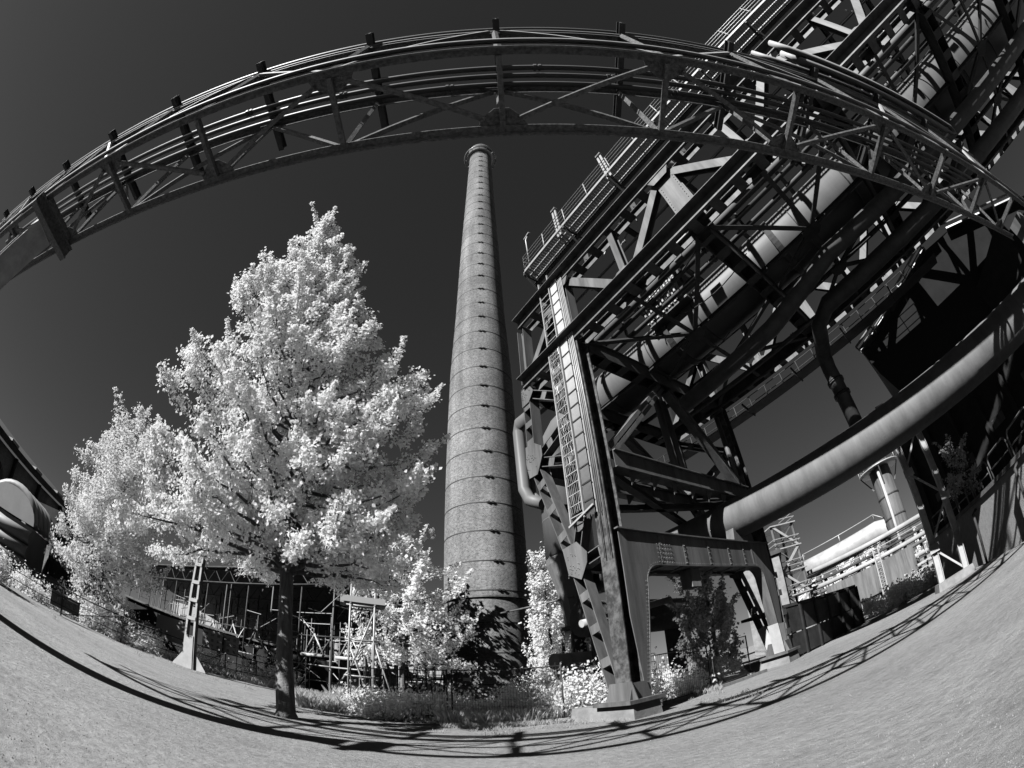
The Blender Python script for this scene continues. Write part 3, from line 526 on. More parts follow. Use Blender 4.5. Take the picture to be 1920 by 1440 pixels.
# upper cross girder of the trestle and the inverted V above it
for u in (0, -3.45):
    zc = 8.72 if u == 0 else 9.9
    q = MB(); q.beam(G(u + .25, .5, zc), G(u + .25, VF - .3, zc), .04, .62); q.beam(G(u + .1, .5, zc + .33), G(u + .1, VF - .3, zc + .33), .6, .05); q.beam(G(u + .1, .5, zc - .32), G(u + .1, VF - .3, zc - .32), .5, .03); q.build('cross_girder', M['steel'], ga)
    for s in (.55, VF - .55):
        MB().chan2(G(u, VF/2 + (s - VF/2)*.06, ZA - .7), G(u, s, zc + .4), .4, .4, .03, up=D, pitch=1.2, batten=.3).build('v_brace', M['steel'], ga)
    for v in np.arange(1.2, 9, 1.2): MB().prism([(0, 0), (.5, 0), (0, -.55)], G(u + .22, v, zc - .34), E_, Z, .02).build('rib', M['steel'], ga)
for a, b in (((-.1, .6), (-1.7, 5.1)), ((-1.7, 5.1), (-.1, VF - .6)), ((-3.3, .6), (-1.7, 5.1)), ((-1.7, 5.1), (-3.3, VF - .6))):
    MB().ibeam(G(a[0], a[1], 8.3), G(b[0], b[1], 8.3), .3, .26, .02).build('plan_brace', M['steel_d'], ga)
MB().ibeam(G(-3.45, .3, 10.3), G(-3.45, VF - .3, 10.3), .3, .4, .03).build('cross_girder', M['steel'], ga)
MB().ibeam(G(-1.65, .3, 5.4), G(-1.65, VF - .3, 5.4), .3, .4, .03).build('cross_girder', M['steel'], ga)
for v in (0, VF):
    MB().chan2(G(27.6, v, 0), G(27.6, v, ZA - .2), .6, .6, .04, up=E_).build('leg', M['steel'], ga)
    MB().box((-.9, -.9, -.2), (.9, .9, .4), 0, G(27.6, v, 0)).build('footing', M['conc'], ga)
# box hanging under the portal beam
tag(MB().beam(G(-.05, 3.6, 4.5), G(-.05, 4.15, 4.5), .5, .7).beam(G(-.05, 3.65, 4.86), G(-.05, 3.75, 4.86), .1, .06).build('hanging_box', M['wood']), 'weathered box hung below the riveted portal beam', 'box')
# ---- cable ladder up the front of the near leg
cl = thing('cable_ladder', G(-.5, -.4, 6.5), 'bright galvanised cable ladder and tray bundle climbing the near gantry leg', 'cable ladder')
ZL0, ZL1 = 6.75, 18.7; vv = -.42
for u in (-1.32, -.62): MB().beam(G(u, vv, ZL0), G(u, vv, ZL1 + .3), .05, .09, E_).build('rail', M['galv'], cl)
rg_ = MB().beam(G(-1.3, vv, ZL0 + .2), G(-.64, vv, ZL0 + .2), .03, .03).build('rung', M['galv'], cl)
for k in range(1, 30): share(rg_, (0, 0, .4*k), cl)
q = MB()   # cage wires and cable ends in the ladder
for k in range(24):
    z = ZL0 + .3 + k*.36
    if z > 14.5: break
    for u in np.linspace(-1.25, -.7, 7): q.tube([G(u, vv - .02, z), G(u + random.uniform(-.03, .03), vv - .04, z + .3 + random.uniform(0, .07))], .008, 4, False, False)
stuff(q.build('cable_ties', M['galv'], cl))
MB().beam(G(-.32, vv + .08, ZL0), G(-.32, vv + .08, ZL1), .5, .02, -E_).build('tray', M['galv'], cl)
for i, u in enumerate(np.linspace(-.52, -.14, 8)): MB().tube([G(u, vv + .02, ZL0 - .15*random.random()), G(u, vv + .02, ZL1 - .1)], .028, 6).build('cable', M['white'], cl)
for i, u in enumerate((-.02, .07, .16, .24)): MB().tube([G(u, vv + .03, ZL0 - (1.6 if i in (0, 3) else .1)), G(u, vv + .03, ZL1 - .6)], .022, 6).build('conduit_or_glint', M['galv'], cl)
st_ = MB().beam(G(-.58, vv - .02, ZL0 + .5), G(-.08, vv - .02, ZL0 + .5), .012, .05).build('strap', M['black'], cl)
for k in range(1, 19): share(st_, (0, 0, .63*k), cl)
MB().beam(G(-1.4, vv - .05, ZL0 - .1), G(-.1, vv - .05, ZL0 + .25), .05, .07).build('end_bar', M['galv'], cl)
# ---- walkway on the crown of the gantry
def railing(t, pts, h, m='galv', post=1.7, rails=(1.0, .66, .33), r=.024, name='post'):
    for a, b in zip(pts[:-1], pts[1:]):
        a, b = np.asarray(a), np.asarray(b); L = np.linalg.norm(b - a); n = max(1, int(round(L/post)))
        for k in range(n + 1):
            p = a + (b - a)*k/n; MB().tube([p, p + Z*h], r*1.15, 6).build(name, M[m], t)
        for f_ in rails: MB().tube([a + Z*h*f_, b + Z*h*f_], r, 6).build('rail', M[m], t)
wk = thing('gantry_walkway', G(2, -.6, 20.3), 'high railed walkway along the crown of the gantry', 'walkway')
for u in np.arange(-1.9, UE, 3.45):
    q = MB()
    for v in (-.78, -.4, -.02): q.beam(G(u, v, 20.42), G(u + 3.4, v, 20.42), .05, .06)
    for w_ in np.arange(.05, 3.4, .16): q.beam(G(u + w_, -.8, 20.45), G(u + w_, .05, 20.45), .025, .03)
    q.build('grating', M['galv'], wk)
    MB().beam(G(u, -.8, 20.3), G(u, .5, 20.3), .1, .16).build('bracket', M['steel_d'], wk); MB().beam(G(u, -.75, 20.25), G(u, .25, 19.2), .07, .07).build('bracket', M['steel_d'], wk)
railing(wk, [G(-1.8, -.78, 20.45), G(UE, -.78, 20.45)], 1.28, 'galv', 1.75, (1.0, .78, .55, .3))
MB().beam(G(-1.8, -.8, 20.5), G(UE, -.8, 20.5), .02, .09).build('toe_board', M['galv'], wk)
railing(wk, [G(-1.8, -.78, 20.45), G(-1.8, .35, 20.45)], 1.28, 'galv', 1.2)
for u in (.9, 4.9):
    ml = thing('mast_light', G(u, -.5, 20.4), 'twin channel lamp bracket ' + ('close to the bent lamp post on the walkway' if u < 2 else 'farther from the bent lamp post on the walkway'), 'lamp bracket', 'lamp brackets on the crown walkway')
    for d_ in (0, .2): MB().beam(G(u + d_, -.55, 20.4), G(u + d_, -.55, 23.0), .07, .12, D).build('upright', M['galv'], ml)
    MB().beam(G(u - .06, -.55, 22.95), G(u + .3, -.55, 22.95), .2, .14).build('cap', M['steel'], ml)
pl_ = thing('lamp_post', G(-1.55, -.5, 20.4), 'slender lamp post with a bent head on the walkway end', 'lamp')
MB().tube([G(-1.55, -.6, 20.4), G(-1.6, -.6, 23.3), G(-1.45, -.6, 23.5)], .045, 8).build('pole', M['galv'], pl_); MB().beam(G(-1.7, -.6, 23.5), G(-1.2, -.6, 23.62), .12, .07).build('head', M['galv'], pl_)
iw = thing('inner_walkway', G(8, 1.6, 15.8), 'narrow railed walkway inside the gantry between its trusses', 'walkway')
for u in np.arange(1.2, UE, 3.45): MB().beam(G(u, 1.9, 15.95), G(u + 3.4, 1.9, 15.95), .7, .06).build('deck', M['steel_d'], iw); MB().beam(G(u, 1.9, ZA + .3), G(u, 1.9, 15.9), .1, .1, D).build('prop', M['steel_d'], iw)
railing(iw, [G(1.2, 1.6, 15.98), G(UE, 1.6, 15.98)], 1.25, 'galv', 1.0, (1.0, .7, .4))
fw = thing('side_walkway', G(8, 11.1, 13.2), 'dark railed walkway slung outside the far truss of the gantry', 'walkway')
for u in np.arange(-9, 13, 3.45): MB().beam(G(u, 11.3, 13.35), G(u + 3.4, 11.3, 13.35), .9, .05).build('deck', M['steel_d'], fw); MB().beam(G(u, VF + .3, 13.6), G(u, 11.8, 13.3), .08, .12).build('bracket', M['steel_d'], fw)
railing(fw, [G(-9, 11.75, 13.36), G(13, 11.75, 13.36)], 1.15, 'steel_d', 1.15, (1, .6, .25))
# white cabin inside
cb = thing('control_cabin', G(2.4, 4.6, 14.7), 'small corrugated white cabin tucked inside the gantry', 'cabin')
q = MB()
for k in range(12): q.beam(G(1.2 + k*.2, 4.0, 16.2), G(1.2 + k*.2, 4.0, 18.0), .1, .2 - .1*(k % 2), E_)
q.build('corrugated_wall', M['white'], cb); MB().beam(G(1.1, 4.9, 18.1), G(3.7, 4.9, 18.1), 1.9, .1).build('roof', M['steel'], cb); MB().beam(G(1.15, 4.9, 16.1), G(3.65, 4.9, 16.1), 1.75, .1).build('floor', M['steel'], cb)

# ------------------------------------------------------------------ ducts and pipes of the gantry
pipe('gas_main', [G(-10, 7.6, 7.3), G(-4, 7.9, 7.28), G(3, 8.25, 7.28), G(12, 8.7, 7.28), G(30, 9.6, 7.28)], .93, 'main_pipe', 'broad smooth gas main resting on the portal beam', 48, cat='duct')
gm = bpy.data.objects['gas_main']; gp = [G(-10, 7.6, 7.3), G(-4, 7.9, 7.28), G(3, 8.25, 7.28), G(12, 8.7, 7.28), G(30, 9.6, 7.28)]
for u in np.arange(-8.5, 30, 4.1):
    vv_ = float(np.interp(u, [-10, -4, 3, 12, 30], [7.6, 7.9, 8.25, 8.7, 9.6])); MB().ring(G(u, vv_, 7.28), nrm(G(1, .05, 0) - G(0, 0, 0)), .93, .035, .008, 48).build('weld_seam', M['main_pipe'], gm)
sd = tag(MB().prism([(-.95, 0), (.95, 0), (.8, .62), (.35, .3), (-.35, .3), (-.8, .62)], G(.1, 8.15, 6.08), E_, Z, .4).build('pipe_saddle', M['steel']), 'steel saddle under the gas main on the portal beam', 'saddle')
P0 = on_v(1046, 840, 5.9); ud = (P0 - O_) @ D
pts = [G(UE, 5.9, 15.95), G(ud + 2.6, 5.9, 15.95), G(ud + 1.3, 5.9, 15.75), G(ud + .35, 5.9, 15.1), G(ud, 5.9, 13.9), G(ud, 5.9, 8.4)]
du = thing('dust_duct', G(ud, 5.9, 0), 'giant dust duct lying through the gantry then bending straight down to a hopper', 'duct')
MB().tube(pts, 1.38, 40).build('barrel', M['pipe'], du)
for u in np.arange(-3, UE, 3.2): MB().ring(G(u, 5.9, 15.95), D, 1.38, .05, .03, 40).build('seam_band', M['steel_d'], du)
for u in np.arange(1.6, UE, 6.9): MB().ring(G(u, 5.9, 15.95), D, 1.38, .3, .1, 40).build('expansion_joint', M['steel_d'], du)
for z in (13.0, 10.6): MB().ring(G(ud, 5.9, z), Z, 1.38, .05, .02, 40).build('seam_band', M['pipe'], du)
MB().lathe(G(ud, 5.9, 0), [(1.38, 8.4), (1.36, 8.0), (.95, 6.6), (.7, 4.9), (.66, 4.4)], 12, False).build('cone', M['pipe'], du)
q = MB(); q.ring(G(ud, 5.9, 4.35), Z, .66, .2, .3, 24); q.build('collar', M['steel_d'], du)
for a in range(4):
    g_ = a*1.57 + .5; MB().tube([G(ud + .9*math.cos(g_), 5.9 + .9*math.sin(g_), 4.3), G(ud + 1.0*math.cos(g_), 5.9 + 1.0*math.sin(g_), 0)], .1, 8).build('leg', M['steel'], du)
MB().tube([G(ud, 5.9, 4.3), G(ud, 5.9, 0)], .35, 12).build('outlet', M['steel_d'], du)
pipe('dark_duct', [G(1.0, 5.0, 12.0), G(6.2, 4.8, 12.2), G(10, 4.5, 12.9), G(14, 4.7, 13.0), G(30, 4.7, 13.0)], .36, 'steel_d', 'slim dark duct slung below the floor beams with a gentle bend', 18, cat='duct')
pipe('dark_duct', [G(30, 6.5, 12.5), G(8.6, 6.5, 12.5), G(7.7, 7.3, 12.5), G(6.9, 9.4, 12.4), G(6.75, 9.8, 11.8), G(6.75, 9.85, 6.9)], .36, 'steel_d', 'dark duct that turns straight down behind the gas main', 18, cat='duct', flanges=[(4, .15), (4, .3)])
for i, (v, z, r_) in enumerate(((1.2, 14.75, .16), (1.65, 14.7, .1), (1.0, 15.6, .08), (2.2, 14.6, .12), (8.0, 13.4, .12), (9.2, 13.5, .09), (.75, 17.3, .06))):
    pipe('service_pipe', [G(-3, v, z), G(UE, v, z)], r_, 'steel_d' if i % 3 else 'pipe', ['thick service pipe low beside the near bottom chord', 'thinner service pipe on the floor beams next to the thick one', 'slim pipe above the floor just inside the near truss', 'service pipe under the inner walkway deck', 'service pipe hung below the floor near the far truss', 'thin pipe hung below the floor beside the far bottom chord', 'thinnest pipe high inside the near truss below its top chord'][i], 10, 'service pipes along the gantry floor', [(0, .25), (0, .4)])
o = pipe('vent_pipe', [on_v(1075, 712, 4.5), on_v(975, 795, 4.5), on_v(972, 812, 4.5), on_v(983, 918, 4.5), on_v(994, 938, 4.5), on_v(1020, 945, 4.5)], .36, 'pipe', 'pale bent vent pipe looping out past the gantry end', 16)
o = pipe('vent_pipe', [on_v(990, 812, 5.2), on_v(1000, 925, 5.2), on_v(1012, 938, 5.2), on_v(1030, 940, 5.2)], .18, 'pipe', 'thinner vent pipe inside the loop of the bent one', 12)
pipe('drop_pipe', [G(-.5, 5.1, 13.3), G(-.5, 5.2, 9.6), G(-.3, 5.5, 9.2)], .16, 'pipe', 'drop pipe of the trestle pair, the one nearer the cable ladder', 12, 'drop pipes in the trestle')
pipe('drop_pipe', [G(-.5, 5.6, 13.3), G(-.5, 5.7, 9.6), G(-.3, 6.1, 9.2)], .16, 'pipe', 'drop pipe of the trestle pair, the one nearer the far leg', 12, 'drop pipes in the trestle')
pipe('corner_pipe', [G(.1, 9.4, 13.2), G(.1, 9.5, 9.3)], .13, 'pipe', 'pale pipe standing beside the far trestle leg', 12)
pipe('storage_drum', [G(-5.2, 3.0, 4.2), G(-5.2, 11.5, 4.2)], .85, 'steel_d', 'long dark horizontal drum lying behind the portal', 28, cat='drum')
pipe('slim_pipe', [G(-2.2, .3, 3.45), G(-2.2, 5.2, 4.3)], .14, 'white', 'slim white pipe rising behind the portal opening', 12)
pipe('lagged_pipe', [G(-8.2, 3.6, 2.55), G(-8.2, 7.6, 2.55), G(-8.2, 8.2, 2.3), G(-8.2, 8.3, 1.0)], .42, 'pipe_w', 'lagged pale pipe above the small railed gangway', 20, bands=1.6)
gw = thing('gangway', G(-7.4, 3, 1.2), 'small railed gangway behind the portal opening', 'gangway')
MB().beam(G(-7.2, 3.4, 1.35), G(-7.2, 9.2, 1.35), .7, .16).build('deck', M['steel'], gw); railing(gw, [G(-6.85, 3.4, 1.4), G(-6.85, 9.2, 1.4)], .95, 'galv', 1.2, (1.0, .5))
for v in (3.6, 6.2, 9): MB().beam(G(-7.2, v, 0), G(-7.2, v, 1.3), .14, .14, D).build('prop', M['steel_d'], gw)
for o_ in ((-8.2, 3.9), (-8.2, 5.6), (-8.2, 7.3)): tag(MB().beam(G(o_[0], o_[1], 0), G(o_[0], o_[1], 2.16), .2, .2, D).build('pipe_prop', M['steel_d']), 'squat steel prop under the lagged pale pipe', 'prop', 'props under the lagged pipe')
for v in (4.0, 9.0): tag(MB().beam(G(-5.2, v, 0), G(-5.2, v, 3.5), 1.0, .4, D).build('drum_support', M['steel_d']), 'thick dark pier under the horizontal drum, ' + ('near the hopper' if v < 5 else 'near the far leg'), 'pier', 'piers under the drum')

# ------------------------------------------------------------------ bunker house, lattice column and wall on the right
bk = thing('ore_bunker', G(16, 17, 0), 'vast black sloping bunker body looming behind the gas main', 'bunker')
pol = [(1612, 655), (1650, 700), (1700, 745), (1760, 690), (1840, 640), (1990, 520), (2020, 330), (1905, 372), (1780, 430), (1735, 470)]
pu = [((on_v(a, b, 13.2) - O_) @ D, on_v(a, b, 13.2)[2]) for a, b in pol]
MB().prism(pu[::-1] if False else pu, G(0, 17.7, 0), D, Z, 9.0).build('hopper', M['shadowed'], bk)
P1, P2 = on_v(1617, 662, 12.9), on_v(1735, 468, 12.9); t_ = (P2 - P1)/5
for k in range(5):
    MB().beam(P1 + t_*(k + .03), P1 + t_*(k + .97), .04, .75, -E_).build('edge_panel', M['galv'], bk); MB().beam(P1 + t_*(k + .0), P1 + t_*(k + .025), .06, .8, -E_).build('edge_rib', M['steel_d'], bk)
nl = nrm(np.cross(nrm(t_), E_)); nl = nl if nl[2] > 0 else -nl
hr = thing('edge_handrail', P1, 'bright handrail along the sloping bunker edge', 'handrail')
MB().tube([P1 + nl*.55, P2 + nl*.55], .07, 8).build('rail', M['galv'], hr); MB().tube([P1 + nl*.3, P2 + nl*.3], .04, 8).build('rail', M['galv'], hr)
for k in range(6): MB().tube([P1 + t_*k, P1 + t_*k + nl*.55], .05, 6).build('post', M['galv'], hr)
Q1, Q2 = on_v(1775, 432, 12.9), on_v(1905, 372, 12.9); MB().beam(Q1, Q2, .5, .1).build('coping', M['galv'], bk); MB().tube([Q1 + Z*.5, Q2 + Z*.5], .06, 6).build('coping_rail', M['galv'], bk)
# struts that carry the bunker on the lattice column line
for u in (15.5, 21.5): MB().chan2(G(u, 14.5, 0), G(u, 14.5, 10.5), .6, .6, .04, up=E_, pitch=1.3).build('leg', M['steel_d'], bk)
# plant house behind the wall, its black colour stands in for shade
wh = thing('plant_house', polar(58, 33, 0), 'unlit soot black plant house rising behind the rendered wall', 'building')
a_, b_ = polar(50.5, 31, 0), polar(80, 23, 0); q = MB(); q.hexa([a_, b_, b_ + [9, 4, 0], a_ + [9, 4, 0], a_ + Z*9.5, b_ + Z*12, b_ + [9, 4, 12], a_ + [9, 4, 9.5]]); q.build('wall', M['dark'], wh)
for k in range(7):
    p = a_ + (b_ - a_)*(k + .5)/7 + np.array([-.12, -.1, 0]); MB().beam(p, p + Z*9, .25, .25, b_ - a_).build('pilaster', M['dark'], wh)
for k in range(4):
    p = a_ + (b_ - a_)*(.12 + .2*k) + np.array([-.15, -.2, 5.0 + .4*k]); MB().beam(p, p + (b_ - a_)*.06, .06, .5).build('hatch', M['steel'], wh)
def lattice_column(name, base, h, w, label, m='steel', ang=0.0, white=0, dep=.5):
    t = thing(name, base, label, 'column'); ca, sa = math.cos(ang), math.sin(ang); R = np.array([[ca, -sa, 0], [sa, ca, 0], [0, 0, 1]])
    def L(x, y, z): return base + R @ np.array([x, y, z])
    for x in (-w/2, w/2):
        MB().ibeam(L(x, 0, white), L(x, 0, h), .2, .34, .03, up=R @ np.array([1.0, 0, 0])).build('upright', M[m], t)
        if white: MB().ibeam(L(x, 0, .3), L(x, 0, white - .01), .21, .35, .035, up=R @ np.array([1.0, 0, 0])).build('painted_foot', M['white'], t)
    n = int(h/ (w*1.15))
    for k in range(n):
        z0_, z1_ = h*k/n + .35, h*(k + 1)/n + .1; s = 1 if k % 2 else -1
        MB().beam(L(-s*w/2, -.02, z0_), L(s*w/2, -.02, min(h, z1_)), .1, .05, R @ np.array([0, 1.0, 0])).build('lacing', M['white' if z1_ < white + .4 else m], t)
        MB().prism([(-.28, -.2), (.28, -.2), (.28, .2), (-.28, .2)], L(s*w/2, -.2, min(h - .2, z1_)), R @ np.array([1.0, 0, 0]), Z, .02).build('gusset_plate', M['white' if z1_ < white else m], t)
    q = MB(); q.hexa([L(-w/2 - .4, -.5, -.1), L(w/2 + .4, -.5, -.1), L(w/2 + .4, .5, -.1), L(-w/2 - .4, .5, -.1), L(-w/2 - .3, -.4, .4), L(w/2 + .3, -.4, .4), L(w/2 + .3, .4, .4), L(-w/2 - .3, .4, .4)]); q.build('footing', M['conc'], t); return t
cb_ = on_z(1792, 1092, 0); lattice_column('lattice_column', cb_, 10.2, 1.5, 'laced steel column with a white painted foot beside the rendered wall', 'leg_plate', math.radians(-34), 2.4)
wa, wb = np.array([13.8, 2.2, 0]), np.array([23.6, 18.9, 0]); wdir_ = nrm(wb - wa); wn_ = np.array([wdir_[1], -wdir_[0], 0]); HW = 2.9
wl2 = thing('rendered_wall', (wa + wb)/2, 'rough rendered retaining wall in dappled light with a concrete coping', 'wall')
MB().hexa([wa, wb, wb + wn_*.5, wa + wn_*.5, wa + Z*HW, wb + Z*HW, wb + wn_*.5 + Z*HW, wa + wn_*.5 + Z*HW]).build('face', M['conc_w'], wl2)
MB().hexa([wa - wn_*.08 + Z*(HW + .003), wb - wn_*.08 + Z*(HW + .003), wb + wn_*.6 + Z*(HW + .003), wa + wn_*.6 + Z*(HW + .003), wa - wn_*.08 + Z*(HW + .2), wb - wn_*.08 + Z*(HW + .2), wb + wn_*.6 + Z*(HW + .2), wa + wn_*.6 + Z*(HW + .2)]).build('coping', M['conc'], wl2)
L = np.linalg.norm(wb - wa); n = 8
for k in range(n):
    a, b = wa + wdir_*(L*k/n + .12) + wn_*.2, wa + wdir_*(L*(k + 1)/n - .12) + wn_*.2; z0_, z1_ = HW + .2, HW + 1.25
    hp = thing('railing_hoop', (a + b)/2 + Z*z0_, 'round cornered tube railing hoop on the rendered wall', 'railing', 'railing hoops on the rendered wall')
    MB().tube([a + Z*z0_, a + Z*(z1_ - .25), a + wdir_*.08 + Z*(z1_ - .08), a + wdir_*.25 + Z*z1_, b - wdir_*.25 + Z*z1_, b - wdir_*.08 + Z*(z1_ - .08), b + Z*(z1_ - .25), b + Z*z0_], .045, 8).build('hoop', M['steel'], hp)
    MB().tube([a + Z*(z0_ + .45), b + Z*(z0_ + .45)], .035, 8).build('mid_rail', M['steel'], hp)
# valve gear against the wall
vg = thing('valve_gear', on_z(1838, 1055, 0), 'dark valve machine with a hand wheel standing before the rendered wall', 'machine'); c_ = on_z(1838, 1055, 0)
MB().box((-.5, -.35, 0), (.5, .35, .9), math.radians(59), c_).build('body', M['steel_d'], vg); MB().tube([c_ + Z*.9, c_ + Z*1.7], .14, 10).build('spindle', M['steel_d'], vg); MB().tube([c_ + Z*1.7 + np.array([.3*math.cos(k*.52), .3*math.sin(k*.52), 0]) for k in range(13)], .035, 6).build('hand_wheel', M['steel'], vg); MB().tube([c_ + [-.4, -.3, 1.5], c_ + [.5, .6, .1]], .07, 8).build('strut', M['steel_d'], vg)
for k, (s, hgt) in enumerate(((.62, 2.5), (.35, 2.7))):
    p = wa + wdir_*(L*s) - wn_*.3; tag(MB().tube([p, p + Z*hgt, p + Z*(hgt + .15) + wn_*.25], .07, 8).build('down_pipe', M['steel_d']), ['shorter', 'taller'][k] + ' dark down pipe standing against the rendered wall', 'pipe')
# ------------------------------------------------------------------ dark sheet metal shed behind the far leg
sa_, sb_ = polar(30.8, 22.6, 0), polar(40.2, 32.5, 0); sd_ = nrm(sb_ - sa_); sn = np.array([-sd_[1], sd_[0], 0]); LS = np.linalg.norm(sb_ - sa_)
sh = thing('sheet_metal_shed', (sa_ + sb_)/2, 'low dark shed of framed sheet panels beyond the far gantry leg', 'shed')
for k in range(6):
    a, b = sa_ + sd_*LS*(k/6 + .004), sa_ + sd_*LS*((k + 1)/6 - .004)
    for z0_, z1_ in ((.1, 1.28), (1.34, 2.62)): MB().hexa([a + Z*z0_, b + Z*z0_, b + sn*.06 + Z*z0_, a + sn*.06 + Z*z0_, a + Z*z1_, b + Z*z1_, b + sn*.06 + Z*z1_, a + sn*.06 + Z*z1_]).build('panel', M['steel_d'], sh)
for k in range(7): MB().beam(sa_ + sd_*LS*k/6 - sn*.05, sa_ + sd_*LS*k/6 - sn*.05 + Z*2.7, .14, .12, sn).build('post', M['dark'], sh)
MB().hexa([sa_ + Z*2.7, sb_ + Z*2.7, sb_ + sn*2.5 + Z*2.7, sa_ + sn*2.5 + Z*2.7, sa_ + Z*2.85, sb_ + Z*2.85, sb_ + sn*2.5 + Z*2.85, sa_ + sn*2.5 + Z*2.85]).build('roof', M['roof'], sh)
MB().hexa([sb_, sb_ + sn*2.5, sb_ + sn*2.5 - sd_*.1, sb_ - sd_*.1, sb_ + Z*2.7, sb_ + sn*2.5 + Z*2.7, sb_ + sn*2.5 - sd_*.1 + Z*2.7, sb_ - sd_*.1 + Z*2.7]).build('end_wall', M['steel_d'], sh)
# ------------------------------------------------------------------ far plant seen between gas main and shed
RP = 62.0
def far(px, py, R=RP): return at_range(px, py, R)
fp = pipe('far_pipeline', [far(1508, 1072), far(1560, 1045), far(1645, 996), far(1668, 990), far(1692, 1004)], 1.35, 'pipe_w', 'sunlit lagged pipeline crossing in front of the distant plant', 20, bands=6.0, cat='pipeline')
for px, py in ((1530, 1062), (1600, 1022), (1650, 995)):
    p = far(px, py); tag(MB().beam(p - Z*1.2, np.array([p[0], p[1], 0]), .6, .6, D).build('pipeline_trestle', M['steel']), 'slender trestle post under the distant lagged pipeline', 'post', 'posts under the distant pipeline')
fr = thing('pipeline_railing', far(1580, 1020), 'thin handrail on top of the distant lagged pipeline', 'railing'); railing(fr, [far(1508, 1052), far(1640, 977), far(1668, 985)], .9, 'galv', 5, (1.0,), .07)
def stair_tower(name, px, py, R, w, h, label, nlev, m='steel'):
    c = far(px, py, R); c[2] = 0; t = thing(name, c, label, 'tower')
    for sx in (-1, 1):
        for sy in (-1, 1): MB().beam(c + [sx*w/2, sy*w/2, 0], c + [sx*w/2, sy*w/2, h], .22, .22, D).build('leg', M[m], t)
    for k in range(nlev):
        z = h*(k + 1)/nlev; MB().box((-w*.62, -w*.62, z - .12), (w*.62, w*.62, z), 0, [c[0], c[1], 0]).build('landing', M['galv'], t)
        s = 1 if k % 2 else -1; MB().beam(c + [-s*w/2, -w*.55, z - h/nlev], c + [s*w/2, -w*.55, z - .1], .12, .25).build('stair_flight', M['galv'], t)
        MB().beam(c + [s*w/2, -w*.5, z - h/nlev], c + [-s*w/2, -w*.5, z - .1], .1, .1).build('brace', M[m], t)
        for zz in (.5, 1.0):
            for sx, sy, ex, ey in ((-1, -1, 1, -1), (1, -1, 1, 1), (-1, -1, -1, 1)): MB().beam(c + [sx*w*.62, sy*w*.62, z + zz], c + [ex*w*.62, ey*w*.62, z + zz], .06, .06).build('rail', M['galv'], t)
    return t
stair_tower('stair_tower', 1492, 1150, 48, 2.6, 12.5, 'distant open stair tower with landings and railings', 5)
c = far(1452, 1150, 46); c[2] = 0; t = thing('pump_house', c, 'pale block house beside the distant stair tower', 'building'); MB().box((-2.4, -2, 0), (1.6, 2, 9.2), math.radians(-30), c).build('wall', M['conc'], t); MB().box((-2.7, -2.3, 9.2), (1.9, 2.3, 9.6), math.radians(-30), c).build('roof', M['roof'], t)
# stove tower behind the lattice column
c = far(1716, 1100, 60); c[2] = 0; t = thing('stove_tower', c, 'distant stove cylinder with a railed top platform', 'tower')
MB().lathe(c, [(1.5, 0), (1.5, 17.6), (1.4, 17.9), (.02, 18.0)], 24).build('shell', M['steel'], t)
for z in (4, 6.8, 9.6, 12.4): MB().ring(c + Z*z, Z, 1.5, .15, .08, 24).build('hoop', M['steel_d'], t)
MB().lathe(c + Z*16.2, [(1.5, 0), (3.0, 0), (3.0, .15), (1.5, .15)], 20).build('platform', M['galv'], t); MB().tube([c + [2.9*math.cos(k*.314), 2.9*math.sin(k*.314), 17.3] for k in range(21)], .06, 6).build('rail', M['galv'], t)
for k in range(10): MB().tube([c + [2.9*math.cos(k*.628), 2.9*math.sin(k*.628), 16.3], c + [2.9*math.cos(k*.628), 2.9*math.sin(k*.628), 17.3]], .05, 6).build('rail_post', M['galv'], t)
for k in range(4): MB().beam(c + [1.6*math.cos(k*1.57 + .8), 1.6*math.sin(k*1.57 + .8), 14.0], c + [2.8*math.cos(k*1.57 + .8), 2.8*math.sin(k*1.57 + .8), 16.2], .15, .15).build('bracket', M['steel'], t)
MB().tube([c + [-2.0, -1.2, 1], c + [-1.6, -1.2, 16]], .2, 10).build('riser', M['white'], t)
# long plant wall with walkway and pipes
p0, p1 = far(1505, 1125, 66), far(1745, 1010, 66); p0[2] = p1[2] = 0
t = thing('cooling_house', (p0 + p1)/2, 'long low cooling house wall behind the distant pipe racks', 'building'); q = MB(); off = nrm([p0[0], p0[1], 0])*5
q.hexa([p0, p1, p1 + off, p0 + off, p0 + Z*3.2, p1 + Z*3.6, p1 + off + Z*3.6, p0 + off + Z*3.2]); q.build('wall', M['conc'], t)
for k in range(14):
    p = p0 + (p1 - p0)*(k + .5)/14 - off*.012; MB().beam(p, p + Z*3.1, .4, .1, nrm(p1 - p0)).build('pilaster', M['conc'], t)
rk = thing('pipe_rack', far(1640, 1090, 55), 'distant pipe rack with railed decks and bright pipes', 'pipe rack')
r0, r1 = far(1520, 1105, 54), far(1750, 985, 54); r0[2] = r1[2] = 0
for k in range(9):
    p = r0 + (r1 - r0)*k/8; MB().beam(p, p + Z*6.2, .35, .35, D).build('post', M['steel'], rk)
for z in (3.0, 6.0): MB().beam(r0 + Z*z, r1 + Z*z, 1.2, .2).build('deck', M['steel_d'], rk)
for z in (3.9, 6.9, 6.5): MB().tube([r0 + Z*z, r1 + Z*z], .06, 6).build('rail', M['galv'], rk)
for z, r_ in ((7.3, .3), (5.3, .28), (4.6, .2), (3.4, .3), (2.3, .22), (1.6, .25)): MB().tube([r0 + Z*z - off*.1, r1 + Z*z - off*.1], r_, 10).build('pipe', M['pipe_w'] if r_ != .2 else M['pipe'], rk)
